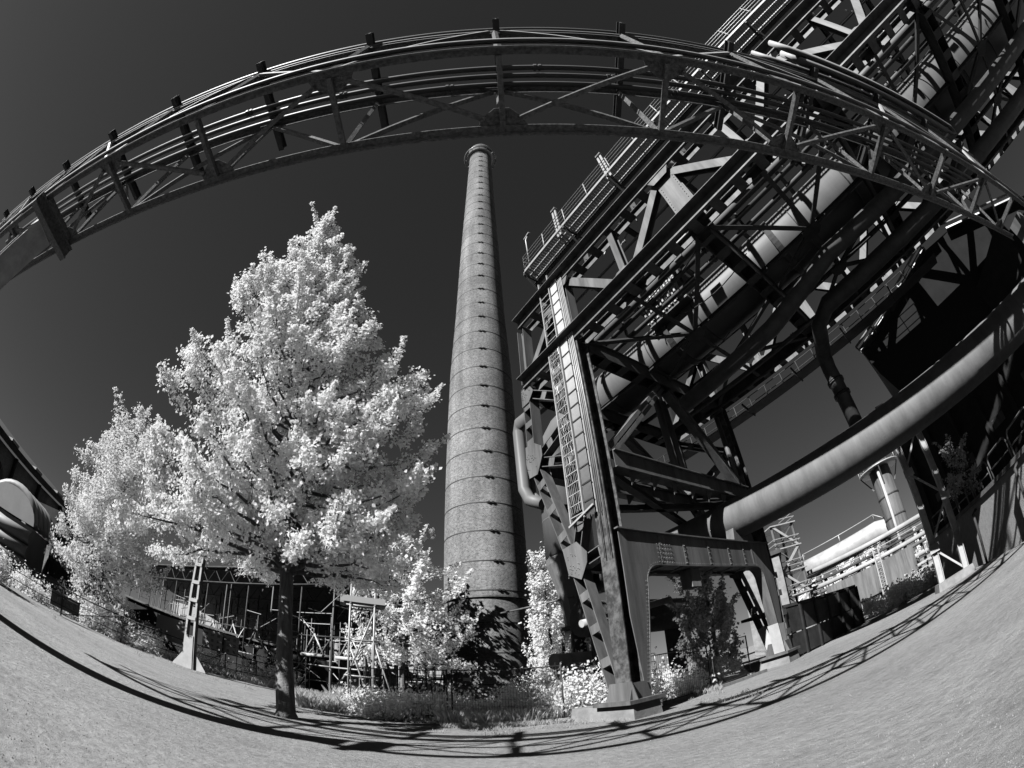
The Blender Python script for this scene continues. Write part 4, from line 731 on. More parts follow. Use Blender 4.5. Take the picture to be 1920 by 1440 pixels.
for k in range(60):
    s = random.random(); p = r0 + (r1 - r0)*s - off*.14; z = random.choice((0, 3.1)); MB().beam(p + Z*z, p + Z*(z + random.uniform(.8, 2.4)), random.uniform(.08, .35), random.uniform(.08, .3), D).build('fitting', M[random.choice(('galv', 'steel', 'steel_d', 'pipe_w'))], rk)
tk = far(1640, 1100, 50); tk[2] = 0; t = thing('cooling_tank', tk, 'streaked sheet metal tank below the distant pipe rack', 'tank'); MB().box((-5, -1, 1.6), (5, 1, 4.6), math.radians(-44), tk).build('shell', M['steel'], t)
for k in range(11): MB().box((-5 + k - .06, -1.06, 1.6), (-5 + k + .06, -1.0, 4.6), math.radians(-44), tk).build('rib', M['steel'], t)
for k in (-4, 0, 4): MB().box((k - .2, -.8, 0), (k + .2, .8, 1.6), math.radians(-44), tk).build('support', M['steel_d'], t)
t = thing('service_ladder', far(1670, 1140, 47), 'steel ladder frame standing beside the distant tank', 'ladder'); c = far(1668, 1140, 47); c[2] = 0
for sx in (-.4, .4): MB().beam(c + [sx, 0, 0], c + [sx, 0, 6], .14, .14, D).build('rail', M['galv'], t)
for k in range(14): MB().beam(c + [-.4, 0, .4*k + .3], c + [.4, 0, .4*k + .3], .07, .07).build('rung', M['galv'], t)

# ------------------------------------------------------------------ trees
TB = np.array([-6.64, 11.84, 0.0])
tree('broadleaf_tree', TB, 'big pale leaved tree with a spiky crown on a single bare trunk', [(0, 0), (-.23, 4.4), (-.7, 9), (-1.5, 14), (-2.6, 21.8)],
     [(3.2, -6.2, 2.2), (5, -6.4, 3.2), (7, -6.3, 4.1), (9, -6.3, 4.4), (11, -6.5, 4.2), (12.3, -6.6, 3.9), (13.8, -6.2, 2.3), (16, -5.0, .7), (18, -4.2, .2), (19.2, -3.7, -.4), (21.4, -3.0, -2.0)],
     210, 11, .12, 92, 'leaf', droop=.25, rise=.42, z0=4.5, trunk_r=.26, low_h=.9, twig_len=.9, spread=.13, depth=[(0, 0, .85), (6, .9, .62), (10, .9, .52), (21, .2, .45)], trim=.6, vary=.2)
tree('weeping_tree', polar(-54.0, 31.5), 'soft drooping tree behind the yard railing, beside the brick hall', [(0, 0), (.1, 3.5), (.3, 9), (.2, 15.6)],
     [(1.6, -3.9, 4.4), (5, -3.7, 4.4), (8, -3.3, 4.2), (11, -2.8, 3.6), (13.5, -1.9, 2.6), (15.6, -.5, .8)], 84, 23, .16, 75, 'leaf2', droop=1.2, rise=-.06, z0=2.6, trunk_r=.28, low_h=.2, twig_len=1.3, spread=.22, limb_n=30)
tree('maple_tree', polar(-15.5, 26.0), 'spreading tree whose shadow falls on the chimney foot', [(0, 0), (.1, 3.0), (.2, 6), (0, 10.2)],
     [(2.6, -2.6, 3.8), (4.5, -3.0, 4.0), (6.5, -3.0, 3.4), (8, -2.4, 2.5), (9.6, -1.2, 1.2), (10.4, -.3, .3)], 46, 31, .17, 46, 'leaf', droop=.2, rise=.3, z0=2.6, trunk_r=.16, low_h=.5, twig_len=1.0, spread=.15)
tree('locust_tree', polar(2.3, 26), 'narrow bright tree squeezed between chimney and duct hopper', [(0, 0), (0, 2), (.1, 5), (0, 9.2)],
     [(1, -1.0, 1.5), (4, -1.0, 1.7), (7, -.9, 1.3), (8.4, -.6, .7), (9.2, -.1, .1)], 44, 41, .15, 50, 'leaf', rise=.3, z0=1.4, trunk_r=.14, twig_len=.9, spread=.2)
tree('locust_tree', polar(8.3, 25), 'low bright tree behind the duct hopper legs', [(0, 0), (0, 1), (0, 3), (0, 5)],
     [(.6, -1.2, 1.4), (2.5, -1.4, 1.4), (4.4, -.7, .7), (5, -.2, .2)], 30, 43, .2, 46, 'leaf', rise=.3, z0=1.2, trunk_r=.13, twig_len=.9, spread=.2)
tree('yew_tree', polar(22.0, 20.6), 'dusky drooping conifer standing in the portal shade', [(0, 0), (.05, 1.5), (0, 4), (-.3, 6.4)],
     [(.6, -1.3, .9), (2, -1.4, 1.0), (3.5, -1.2, .9), (5, -1.1, .6), (6.2, -.5, .2)], 40, 47, .13, 85, 'leaf_d', droop=.5, rise=.02, z0=.9, trunk_r=.12, low_h=.1, twig_len=.75, spread=.14)  # needle tone lowered to stand in for shade on the conifer
tree('sapling', polar(57.0, 25.4, 2.9), 'thin dark sapling growing behind the wall railing', [(0, 0), (0, .8), (.1, 2), (.2, 3.6)],
     [(.8, -.6, .8), (2, -.9, 1.2), (3, -.6, .9), (3.6, 0, .3)], 18, 53, .13, 30, 'leaf_d', rise=.4, z0=.8, trunk_r=.05, twig_len=.6, spread=.12)
for i, (az, R, h, w) in enumerate(((36, 74, 7.5, 5), (40.5, 76, 8.5, 5), (45, 72, 8, 5), (48.5, 74, 6.5, 4))):
    tree('far_tree', polar(az, R), ['small round tree left of the far pipeline bend', 'tallest round tree behind the far pipeline', 'round tree behind the far pipe rack', 'low tree beyond the stove tower'][i], [(0, 0), (0, 1.5), (0, 4), (0, h)],
         [(1, -w*.8, w*.8), (h*.5, -w, w), (h*.85, -w*.55, w*.55), (h, -.3, .3)], 22, 60 + i, .45, 30, 'leaf', rise=.3, z0=1.2, trunk_r=.2, twig_len=1.6, spread=.4, limb_n=0 + 8)
# ------------------------------------------------------------------ bushes and grass
for i, (az, R, sx, sz, n, lb) in enumerate((
    (5.2, 16.6, 1.0, 1.5, 5200, 'bright bush behind the mesh panel next to the footing'), (1.2, 19.2, 1.4, 1.7, 5200, 'tall bright bush at the right of the chimney foot'), (8.2, 18.2, 1.2, 1.8, 5200, 'leafy bush right behind the near gantry leg'),
    (10.2, 15.4, .55, .55, 1500, 'little white flowering bush at the footing corner'), (16.5, 18.6, 1.1, 1.1, 4200, 'rounded bright bush seen through the portal'), (19.0, 20.2, .9, .8, 2600, 'low bush beneath the dusky conifer'), (13.2, 18.0, .9, 1.2, 3200, 'loose bush against the inner side of the near leg'),
    (-16.4, 18.6, 1.3, .9, 4800, 'broad low bush at the foot of the scaffold tower'), (-12.2, 18.0, 1.4, 1.15, 4800, 'half shaded bush beside the mesh panel post'), (-19.6, 21.0, .9, .8, 2600, 'pale bush left of the scaffold tower'), (-8.0, 20.5, 1.1, .8, 2600, 'low weeds in front of the chimney foot'),
    (6.5, 24, 2.0, 2.8, 5200, 'high bright thicket below the duct hopper'), (3.0, 25.5, 1.8, 2.2, 4200, 'thicket between chimney foot and duct hopper'),
    (44.0, 36, 2.4, 1.6, 3600, 'sunlit bush beyond the sheet metal shed'), (47.5, 38, 2.0, 1.2, 2600, 'small bush below the distant tank'))):
    bush('bush', polar(az, R), (sx, sx, sz), n, lb, 100 + i, .12 if R < 30 else .2, 'leaf' if i not in (5,) else 'leaf_d', 'bushes around the gantry and chimney')
r = np.random.default_rng(5)
def strip(n, az0, az1, R0_, R1_, h, seed):
    q = np.random.default_rng(seed); a = np.radians(az0 + (az1 - az0)*q.random(n)); R = R0_ + (R1_ - R0_)*q.random(n); x, y = R*np.sin(a), R*np.cos(a)
    return blades(np.stack([x, y, 0.022*np.clip(-x - 8, 0, 40)], 1), h, q)
parts_ = [strip(9000, -11, 5, 15.4, 18.8, .55, 1), strip(2600, 11, 22, 17.2, 19.5, .25, 2), strip(9000, -28, -10, 18.6, 24, .6, 3), strip(6000, -62, -28, 28.6, 32, .5, 4), strip(2500, -11, 8, 14.9, 15.6, .18, 6), strip(5000, -24, -8, 24, 40, .9, 7)]
for k in range(60):
    q_ = random.random(); az_k = random.uniform(-60, 28); Rk = (14.6 if az_k > -12 else 19) + random.uniform(-2.5, 2.0) + (4.5 if az_k < -30 else 0); a_k = math.radians(az_k)
    pk = np.array([Rk*math.sin(a_k), Rk*math.cos(a_k), 0]) + np.random.default_rng(k).normal(size=(26, 3))*[.12, .12, 0]; pk[:, 2] = 0.022*np.clip(-pk[:, 0] - 8, 0, 40); parts_.append(blades(pk, .14, np.random.default_rng(k), .008))
off_ = 0; VV = []; FF = []
for v_, f_ in parts_: VV.append(v_); FF.append(f_ + off_); off_ += len(v_)
o = mesh_obj('tall_grass', np.concatenate(VV), np.concatenate(FF), None, M['grass'], loc=(0, 0, 0)); tag(o, 'tall bright grass and weeds along the fences', 'grass', kind='stuff')

# ------------------------------------------------------------------ site fence panels
def mesh_panel(a, b, h, label, sign=False):
    a, b = np.asarray(a, float), np.asarray(b, float); t = thing('mesh_fence_panel', (a + b)/2, label, 'fence', 'site fence panels'); d_ = nrm(b - a); L = np.linalg.norm(b - a)
    for p in (a, b): MB().tube([p + Z*.05, p + Z*h], .03, 8).build('post', M['steel_d'], t); MB().box((-.18, -.1, 0), (.18, .1, .12), math.atan2(d_[1], d_[0]), p).build('foot', M['conc'], t)
    for z in (.14, h - .03): MB().tube([a + Z*z, b + Z*z], .022, 6).build('rail', M['steel_d'], t)
    q = MB()
    for s in np.arange(.1, L, .1): q.beam(a + d_*s + Z*.14, a + d_*s + Z*(h - .03), .006, .006, d_)
    for z in np.arange(.35, h - .1, .26): q.beam(a + Z*z, b + Z*z, .006, .006)
    stuff(q.build('wire_mesh', M['steel_d'], t))
    for p in (a, b):
        for z in (.6, 1.35): MB().ring(p + Z*z, Z, .03, .08, .02, 8).build('clip', M['galv'], t)
    if sign: c_ = a + d_*L*.12 + Z*1.62; MB().beam(c_ + np.array([0, -.03, 0]), c_ + d_*.3 + np.array([0, -.03, 0]), .01, .12).build('notice', M['board'], t)
F1, F2 = polar(-9.6, 16.8, .12), polar(3.4, 15.2, .05)
mesh_panel(F1, F2, 2.0, 'mesh fence panel with a small notice in front of the chimney', True)
mesh_panel(polar(-10.2, 16.95, .12), polar(-21.6, 19.6, .1), 2.0, 'mesh fence panel in front of the scaffold tower')
mesh_panel(polar(12.4, 15.6, 0), polar(20.9, 18.2, 0), 1.95, 'mesh fence panel across the portal opening beside the near leg')
mesh_panel(polar(21.4, 18.3, 0), polar(25.8, 21.2, 0), 1.95, 'mesh fence panel in front of the dusky conifer')
tag(MB().beam(polar(13, 15.9, .06), polar(27.6, 20.6, .06), .16, .14).build('timber_edging', M['wood']), 'long timber beam lying along the foot of the portal fence', 'beam')
tie = tag(MB().tube([on_v(1075, 1118, 5.2), CH + np.array([1.0, -2.75, 6.2])], .06, 8).build('tie_rod', M['steel']), 'thin tie rod running from the hopper to the chimney', 'rod')

# ------------------------------------------------------------------ lattice mast (batten post) by the left path
mb_ = polar(-41.3, 26.5); ms = thing('batten_mast', mb_, 'pale ladder like battened mast on a flared foot', 'mast')
mt = nrm([1, .12, 0]); HM = 8.6
def ML(x, z): return mb_ + mt*x + Z*z
for s in (-1, 1):
    MB().beam(ML(s*.34, 0), ML(s*.14, HM), .3, .13, mt).build('upright', M['white'], ms)
    MB().beam(ML(s*.1, 2.0) + nrm(mb_*[1, 1, 0])*0, ML(s*.1, 2.0) + Z*.01, .01, .01).build('bolt', M['steel'], ms)
    MB().prism([(0, 0), (.75, 0), (.7, .1), (0, .95)], ML(s*.42, 0), mt*s, Z, .05).build('foot_fin', M['white'], ms)
MB().prism([(-.33, 0), (.33, 0), (.29, 1.9), (-.29, 1.9)], ML(0, 0) + np.array([.02, -.17, 0]), mt, Z, .04).build('base_plate', M['white'], ms)
for k in range(5): MB().beam(ML(-.3 + .02*k, 2.9 + 1.05*k), ML(.3 - .02*k, 2.9 + 1.05*k), .36, .2).build('batten', M['white'], ms)
# scaffold tower
def scaf(name, c, w, h, label, m='galv', brd=True):
    t = thing(name, c, label, 'scaffold'); r_ = nrm([c[1], -c[0], 0]); f_ = nrm([c[0], c[1], 0])
    def S(x, y, z): return c + r_*x + f_*y + Z*z
    for x in (0, w):
        for y in (0, w): MB().tube([S(x, y, 0), S(x, y, h if y == 0 else h*.85)], .05, 8).build('standard', M[m], t)
    for z in (1.7, 3.5, 5.2):
        for y in (0, w): MB().tube([S(-.2, y, z), S(w + .25, y, z)], .04, 8).build('ledger', M[m], t)
        for x in (0, w): MB().tube([S(x, -.2, z + .08), S(x, w + .2, z + .08)], .04, 8).build('transom', M[m], t)
    MB().tube([S(0, 0, 1.8), S(w, 0, 5.0)], .04, 8).build('brace', M[m], t); MB().tube([S(w, w, .2), S(0, w, 3.4)], .04, 8).build('brace', M[m], t); MB().tube([S(w, 0, 3.5), S(w + 1.1, .2, .1)], .04, 8).build('brace', M[m], t)
    if brd: MB().beam(S(-.5, w/2, 5.35), S(w + .5, w/2, 5.35), w*.9, .1).build('platform', M['board'], t); MB().beam(S(-.5, -.05, 5.5), S(w + .5, -.05, 5.5), .04, .3).build('toe_board', M['board'], t)
    MB().tube([S(.1, 0, h - 1.0), S(w/2, 0, h + .3), S(w - .1, 0, h - 1.0)], .05, 8).build('gable', M[m], t); MB().beam(S(w/2 - .5, 0, h + .35), S(w/2 + .5, 0, h + .35), .3, .12).build('head_board', M['board'], t)
scaf('scaffold_tower', polar(-21.9, 21.8), 1.15, 6.5, 'tubular scaffold tower with a pale platform beside the bare trunk')
# ------------------------------------------------------------------ scaffold roofed hall
HA, HB, HC, HD = np.array([-44.0, 37.0, 0]), np.array([-9.2, 25.6, 0]), np.array([-5.6, 30.2, 0]), np.array([-62, 88, 0])
hl = thing('scaffold_hall', (HA + HC)/2, 'wide open hall roofed over a forest of scaffold tubes', 'hall'); ez_ = 9.0; HE = np.array([-17.0, 74, 0])
def slab(p, za, th): p = [np.asarray(q) for q in p]; return MB().hexa([p[i] + Z*za[i] for i in range(4)] + [p[i] + Z*(za[i] + th) for i in range(4)])
for k in range(6):
    a, b, c_, d_ = HA + (HB - HA)*k/6, HA + (HB - HA)*(k + .985)/6, HD + (HE - HD)*(k + .985)/6, HD + (HE - HD)*k/6
    slab([a, b, c_, d_], [ez_, ez_, ez_ - 1.2, ez_ - 1.2], .12).build('roof_sheet', M['roof'], hl)
slab([HB + [.06, .1, 0], HC + [.8, -.8, 0], HE + [4, -1, 0], HE + [.2, 0, 0]], [ez_, 5.9, 5.2, ez_ - 1.2], .12).build('roof_slope', M['roof'], hl)
rt_ = nrm(HB - HA); LH = np.linalg.norm(HB - HA); bk_ = nrm([-rt_[1], rt_[0], 0])
for j in range(7):            # lattice girders under the roof
    o_ = bk_*(.3 + 5.0*j)
    for z in (ez_ - .12, ez_ - 1.25): MB().tube([HA + o_ + Z*z, HB + o_ - rt_*j*.6 + Z*z], .07, 6).build('girder_chord', M['steel_d'], hl)
    q = MB()
    for k in range(34):
        p0_, p1_ = HA + o_ + rt_*LH*k/34, HA + o_ + rt_*LH*(k + 1)/34; q.tube([p0_ + Z*(ez_ - (1.25 if k % 2 else .12)), p1_ + Z*(ez_ - (.12 if k % 2 else 1.25))], .04, 5, False)
    q.build('girder_lacing', M['steel_d'], hl)
for k in range(13):
    p = HA + rt_*LH*k/12 + bk_*.4
    for j, m_ in ((0, 'steel' if k % 2 else 'steel_d'), (1, 'steel_d'), (2, 'steel_d'), (4, 'steel_d')):
        pp = p + bk_*3.6*j; MB().tube([np.array([pp[0], pp[1], gz(pp[0], pp[1])]), pp + Z*(ez_ - 1.2)], .055, 8).build('scaffold_post', M[m_], hl)
    if k < 12:
        p2 = HA + rt_*LH*(k + 1)/12 + bk_*.4
        for z in (2.2, 4.2): MB().tube([p + Z*z, p2 + Z*z], .055, 6).build('scaffold_ledger', M['steel_d' if z > 3 else 'galv'], hl)
        MB().tube([p + Z*.3, p2 + Z*4.2], .05, 6).build('scaffold_brace', M['galv' if k % 2 else 'steel_d'], hl)
        mid = p + (p2 - p)*.5; MB().tube([mid - rt_*.9 + Z*2.9, mid + Z*4.3, mid + rt_*.9 + Z*2.9], .06, 6).build('strut', M['galv'], hl); MB().tube([mid - rt_*1.0 + Z*2.85 - bk_*.15, mid + rt_*.9 + Z*2.85 - bk_*.1], .12, 8).build('fender_tube', M['white'], hl)
q = MB(); rr_ = np.random.default_rng(77)
for k in range(260):          # fine scaffold tubes that fill the hall edge
    s0, d0 = rr_.random(), rr_.random()*9; p = HA + rt_*LH*s0 + bk_*d0; z0_ = rr_.uniform(.3, 6.5)
    kind = k % 4
    if kind == 0: q.tube([np.array([p[0], p[1], gz(p[0], p[1])]), p + Z*rr_.uniform(4, 8)], .032, 5, False)
    elif kind == 1: q.tube([p + Z*z0_, p + rt_*rr_.uniform(2, 4) + Z*z0_], .032, 5, False)
    elif kind == 2: q.tube([p + Z*z0_, p + rt_*rr_.uniform(1, 2.4) + Z*(z0_ + rr_.uniform(-2, 2))], .03, 5, False)
    else: q.tube([p + Z*z0_, p + bk_*rr_.uniform(1, 2.4) + Z*z0_], .03, 5, False)
stuff(q.build('scaffold_infill', M['galv'], hl))
for k in range(9):            # cage of tubes at the chimney end
    p = HB + (HC - HB)*k/8; MB().tube([p, p + Z*(9.2 - 3.1*k/8)], .06, 6).build('scaffold_post', M['steel_d'], hl)
    if k < 8:
        p2 = HB + (HC - HB)*(k + 1)/8
        for z in (1.0, 2.0, 3.0, 4.2, 5.3): MB().tube([p + Z*z, p2 + Z*z], .045, 6).build('scaffold_ledger', M['steel_d'], hl)
        MB().tube([p + Z*(.2 if k % 2 else 2.9), p2 + Z*(2.9 if k % 2 else .2)], .045, 6).build('scaffold_brace', M['steel_d'], hl)
MB().beam(HB + [-1.5, 1, 5.4], HC + [.4, -.4, 4.4], .8, .08).build('scaffold_platform', M['wood'], hl)
# things below and behind the hall roof
t = thing('storage_building', polar(-20, 84), 'sunlit pale wall with dark slits behind the scaffold hall', 'building'); a, b = polar(-8, 82, 0), polar(-44, 98, 0); off2 = np.array([-1.5, 3, 0])
MB().hexa([a, b, b + off2, a + off2, a + Z*9.6, b + Z*10, b + off2 + Z*10, a + off2 + Z*9.6]).build('wall', M['white'], t)
for k in range(9):
    for j in range(3):
        p = a + (b - a)*(k + .2 + .3*j)/9 - off2*.03; MB().beam(p + Z*(1.2 + 2.0*j), p + (b - a)*.05 + Z*(1.2 + 2.0*j), .1, .5).build('slit', M['dark'], t)
a, b = polar(-24, 34.5), polar(-50, 44); t = thing('dark_store', (a + b)/2, 'low black store building under the scaffold roof', 'building'); MB().hexa([a, b, b + [-1, 3, 0], a + [-1, 3, 0], a + Z*2.9, b + Z*3.4, b + [-1, 3, 3.4], a + [-1, 3, 2.9]]).build('wall', M['dark'], t); MB().beam(a + Z*3.0, b + Z*3.5, .5, .16).build('eave', M['steel'], t)
for k in range(7): MB().beam(a + (b - a)*(k + .3)/7 + np.array([.05, -.12, 1.2]), a + (b - a)*(k + .5)/7 + np.array([.05, -.12, 1.2]), .06, 1.0).build('window', M['glass'], t)
tag(MB().tube([polar(-23.2, 35.5, 0), polar(-23.2, 35.5, 5.4)], .3, 12).build('concrete_post', M['conc']), 'stout pale round post under the hall edge', 'post')
for i, (az, R, w_, h_) in enumerate(((-43.8, 31.5, 2.6, 1.6), (-38.6, 31.0, 1.5, 1.3), (-36.6, 30.8, 1.5, 1.3))):
    c_ = polar(az, R); c_[2] += 2.1 if i else 1.9; d_ = nrm([1, .2, 0]); t = thing('banner', c_, ['wide blank pale banner left of the battened mast', 'dotted square board just right of the battened mast', 'dotted square board second right of the battened mast'][i], 'banner')
    MB().beam(c_ - d_*w_/2, c_ + d_*w_/2, .04, h_).build('sheet', M['board'], t)
    for s in (-.45, .45): MB().tube([c_ + d_*w_*s - Z*2.2, c_ + d_*w_*s], .04, 6).build('stake', M['galv'], t)
    if i:
        for sx in (-.3, 0, .3):
            for sz in (-.3, 0, .3): MB().beam(c_ + d_*(sx*w_ - .1) + Z*sz*h_ + np.array([.01, -.03, 0]), c_ + d_*(sx*w_ + .1) + Z*sz*h_ + np.array([.01, -.03, 0]), .01, .2).build('spot', M['steel'], t)
# ------------------------------------------------------------------ yard railing, planters
fpts = [polar(-80, 21.5), polar(-66.5, 24.5), polar(-58, 26.0), polar(-50, 27.0), polar(-41, 28.5), polar(-33, 31.0), polar(-25.0, 36.0)]
yr = thing('yard_railing', fpts[2], 'long black tube railing along the far side of the yard', 'railing')
pts_ = []
for a, b in zip(fpts[:-1], fpts[1:]):
    L = np.linalg.norm(b - a); n = max(1, int(L/2.4))
    for k in range(n): pts_.append(a + (b - a)*k/n)
pts_.append(fpts[-1])
for i, p in enumerate(pts_):
    MB().beam(p, p + Z*1.55, .08, .08, D).build('post', M['black'], yr)
    if i + 1 < len(pts_):
        q_ = pts_[i+1]
        for z in (1.5, 1.0, .55): MB().tube([p + Z*z, q_ + Z*z], .035 if z > 1.2 else .022, 6).build('rail', M['black'], yr)
        if i % 2: MB().tube([p + Z*.1, q_ + Z*1.5], .022, 5).build('brace', M['black'], yr)
for i in range(8, len(pts_) - 1):
    for s in (.12, .6):
        c_ = pts_[i] + (pts_[i+1] - pts_[i])*s + nrm(pts_[i]*[1, 1, 0])*-.4; d_ = nrm(pts_[i+1] - pts_[i]); c_[2] = gz(c_[0], c_[1])
        w_ = .5 if s < .5 else .42
        if (i + int(s*5)) % 3 == 2: continue
        t = thing('planter_box', c_, 'squat dark planter trough at the foot of the yard railing', 'planter', 'planters along the yard railing')
        MB().hexa([c_ - d_*w_ + [0, -.2, 0], c_ + d_*w_ + [0, -.2, 0], c_ + d_*w_ + [0, .2, 0], c_ - d_*w_ + [0, .2, 0], c_ - d_*w_*1.04 + [0, -.22, .5], c_ + d_*w_*1.04 + [0, -.22, .5], c_ + d_*w_*1.04 + [0, .22, .5], c_ - d_*w_*1.04 + [0, .22, .5]]).build('trough', M['black'], t)
        q = np.random.default_rng(i*7 + int(s*10)); v_, f_ = leaves(c_ + [0, 0, .72] + d_*(q.random((220, 1)) - .5)*2*w_ + q.normal(size=(220, 3))*[.1, .1, .14], .1, q); mesh_obj('plants', v_, f_, None, M['leaf2'], t)
for i, s in enumerate((.5, 2.7, 4.6, 6.4)):
    bush('shrub', polar(-62 + 7.5*i, 28.5 + .8*i), (1.6, 1.2, 1.2), 3200, ['shrub at the brick annex corner behind the railing', 'shrub beside the weeping tree stem', 'shrub left of the battened mast behind the railing', 'shrub right of the battened mast behind the railing'][i], 200 + i, .13, 'leaf2', 'shrubs behind the yard railing')
bush('shrub', polar(-31, 33), (2.4, 1.6, 1.3), 4200, 'long shrub behind the railing near the bare trunk', 215, .14, 'leaf', 'shrubs behind the yard railing')
bush('shrub', polar(-67.3, 23.6), (.8, .8, 1.1), 2200, 'small shrub in front of the inflatable slide', 216, .12, 'leaf2', 'shrubs behind the yard railing')
# paling behind the railing
t = thing('board_fence', polar(-52, 30.5), 'pale upright board fence behind the yard railing', 'fence'); a, b = np.array([-30.5, 16.8, gz(-30, 0)]), np.array([-21.6, 21.6, gz(-22, 0)]); n = 70; d_ = (b - a)/n
pb_ = MB().beam(a, a + d_*.86, .05, .02).n
for k in range(n):
    p = a + d_*k; h_ = 1.75 + .05*math.sin(k*12.9); MB().hexa([p, p + d_*.88, p + d_*.88 + [.02, .05, 0], p + [.02, .05, 0], p + Z*h_, p + d_*.88 + Z*h_, p + d_*.88 + [.02, .05, h_], p + [.02, .05, h_]]).build('board', M['wood'], t)
t = thing('info_board', polar(-59.6, 25.6), 'white lettered board hung on the yard railing', 'sign'); c_ = polar(-59.6, 25.7); c_[2] += .75; d_ = nrm(fpts[2] - fpts[1]); MB().beam(c_, c_ + d_*2.0, .03, .8).build('sheet', M['board'], t)
for k in range(6): MB().beam(c_ + d_*(.25 + .27*k) + Z*.02 + np.array([.02, -.03, 0]), c_ + d_*(.38 + .27*k) + Z*.02 + np.array([.02, -.03, 0]), .01, .3 if k % 2 else .2).build('mark', M['steel'], t)
# ------------------------------------------------------------------ brick hall, annex and inflatable on the left
RB = 58.0
bA, bB = at_range(-150, 700, 40), at_range(150, 968, 64); ba, bb = np.array([bA[0], bA[1], 0]), np.array([bB[0], bB[1], 0])
zA, zB = elz(40, 14.3), elz(64, 9.7)
bh = thing('brick_hall', (ba + bb)/2, 'long old brick industrial hall with a dark eave and skylights', 'building'); bd = nrm(bb - ba); bn = np.array([-bd[1], bd[0], 0]); bn = bn if bn @ ba > 0 else -bn; LB = np.linalg.norm(bb - ba); HBW = 11.4
MB().hexa([ba, bb, bb + bn*14, ba + bn*14, ba + Z*HBW, bb + Z*HBW, bb + bn*14 + Z*HBW, ba + bn*14 + Z*HBW]).build('wall', M['brick2'], bh)
rf = MB().hexa([ba - bn*.8 + Z*(HBW + .003), bb - bn*.8 + Z*(HBW + .003), bb + bn*7 + Z*(HBW + 3), ba + bn*7 + Z*(HBW + 3), ba - bn*.8 + Z*(HBW + .7), bb - bn*.8 + Z*(HBW + .7), bb + bn*7 + Z*(HBW + 3.7), ba + bn*7 + Z*(HBW + 3.7)]).build('roof', M['roof'], bh)
for k in range(6):
    p = ba + bd*LB*(k + .55)/6 - bn*.4 + Z*(HBW + .85); MB().beam(p, p + bd*1.5, 1.0, .25).build('skylight', M['board'], rf)
for k in range(7):
    p = ba + bd*LB*k/6.02 - bn*.12; MB().beam(p, p + Z*(HBW - .02), .7, .24, bd).build('pilaster', M['dark'], bh)
for k in range(6):
    c_ = ba + bd*LB*(k + .5)/6 - bn*.05; w = MB().prism([(-1.6, 0), (1.6, 0), (1.6, 3.6)] + arc(0, 3.6, 1.6, 0, 180, 8)[1:], c_ + Z*4.6, bd, Z, .12).build('window', M['glass'], bh)
    for x in (-.8, 0, .8): MB().beam(c_ + bd*x - bn*.1 + Z*4.6, c_ + bd*x - bn*.1 + Z*9.4, .08, .08, bd).build('glazing_bar', M['steel'], w)
    for z in (5.8, 7.0, 8.2): MB().beam(c_ - bd*1.55 - bn*.1 + Z*z, c_ + bd*1.55 - bn*.1 + Z*z, .06, .08).build('glazing_bar', M['steel'], w)
# annex with a hipped dark cornice
R1 = 42; a1, a2, a3 = np.array([-34.8, 16.0, 0]), np.array([-30.7, 17.4, 0]), np.array([-33.2, 25.0, 0])
for p in (a1, a2, a3): p[2] = 0
an = thing('brick_annex', a2, 'pale brick annex with a boarded doorway and dark cornice', 'building'); hA = elz(35.5, 7.0); a4 = a1 + (a3 - a2)
MB().hexa([a1, a2, a3, a4, a1 + Z*hA, a2 + Z*hA, a3 + Z*hA, a4 + Z*hA]).build('wall', M['brick2'], an)
cen = (a1 + a3)/2
MB().hexa([cen + (p - cen)*1.14 + Z*hA for p in (a1, a2, a3, a4)] + [cen + (p - cen)*1.2 + Z*(hA + 1.1) for p in (a1, a2, a3, a4)]).build('cornice', M['roof'], an)
dn = nrm(a2 - a1); fn = np.array([dn[1], -dn[0], 0]); fn = fn if fn @ a1 < 0 else -fn; c_ = a1 + (a2 - a1)*.62 + fn*.06
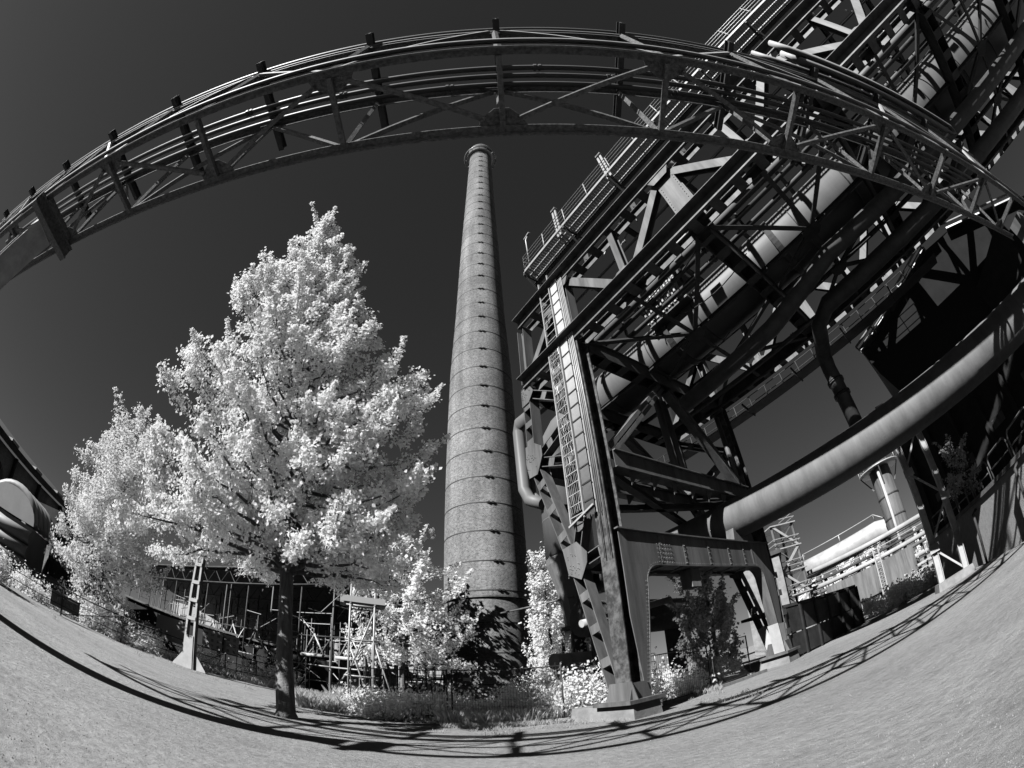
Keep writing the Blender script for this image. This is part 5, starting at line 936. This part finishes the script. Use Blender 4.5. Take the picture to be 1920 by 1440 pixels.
MB().beam(c_ - dn*.75 + Z*3.2, c_ + dn*.75 + Z*3.2, .1, 2.6).build('boarded_window', M['steel'], an); MB().beam(c_ - dn*.75 + Z*1.0, c_ + dn*.75 + Z*1.0, .1, 1.8).build('door', M['board'], an); MB().beam(c_ - dn*.95 + Z*4.6, c_ + dn*.95 + Z*4.6, .16, .16).build('lintel', M['dark'], an)
MB().tube([a2 + fn*.15 + Z*0, a2 + fn*.15 + Z*(hA - .2)], .1, 8).build('down_pipe', M['dark'], an)
MB().hexa([a2 + dn*.05, a3 + dn*.05, a3 + dn*.07, a2 + dn*.07, a2 + dn*.05 + Z*hA*.9, a3 + dn*.05 + Z*hA*.9, a3 + dn*.07 + Z*hA*.9, a2 + dn*.07 + Z*hA*.9]).build('side_sheet', M['dark'], an)  # thin dark sheet over most of the annex side wall
# inflatable slide: striped arch hood over a bulging wall
ic = polar(-67.2, 33.0); fl_ = thing('inflatable_slide', ic, 'grey bouncy inflatable slide with a ribbed arched hood', 'inflatable')
ir = nrm([ic[1], -ic[0], 0]); ib = nrm([ic[0], ic[1], 0]); irr = nrm([.6, -.8, 0]); ibb = np.array([-irr[1], irr[0], 0])
for k in range(5):     # fat tubes side by side, each an arch
    o_ = ic - irr*(.3 + k*.66) ; RR = 2.15 + .13*k
    MB().tube([o_ + ibb*RR*math.cos(math.radians(g_)) + Z*(4.0 + 1.9*math.sin(math.radians(g_))) for g_ in range(0, 181, 12)], .36, 12).build('hood_tube', M['cloth'], fl_)
MB().prism([(RR*math.cos(math.radians(g_))*.9, 1.8*math.sin(math.radians(g_))) for g_ in range(0, 181, 12)], ic + Z*4.0 + irr*.05, ibb, Z, .2).build('end_panel', M['cloth_w'], fl_)
for j in range(4):
    z = .45 + .9*j; MB().tube([ic + irr*.05 + ibb*2.4 + Z*z, ic + irr*.1 + Z*z - ibb*.1, ic - ibb*2.4 + irr*.05 + Z*z, ic - ibb*2.45 - irr*3.2 + Z*z], .48, 12).build('wall_tube', M['cloth'], fl_)
MB().hexa([ic - ibb*2.3 - irr*3, ic - ibb*2.3, ic + ibb*2.3, ic + ibb*2.3 - irr*3, ic - ibb*2.3 - irr*3 + Z*3.9, ic - ibb*2.3 + Z*3.9, ic + ibb*2.3 + Z*3.9, ic + ibb*2.3 - irr*3 + Z*3.9]).build('body', M['cloth'], fl_)
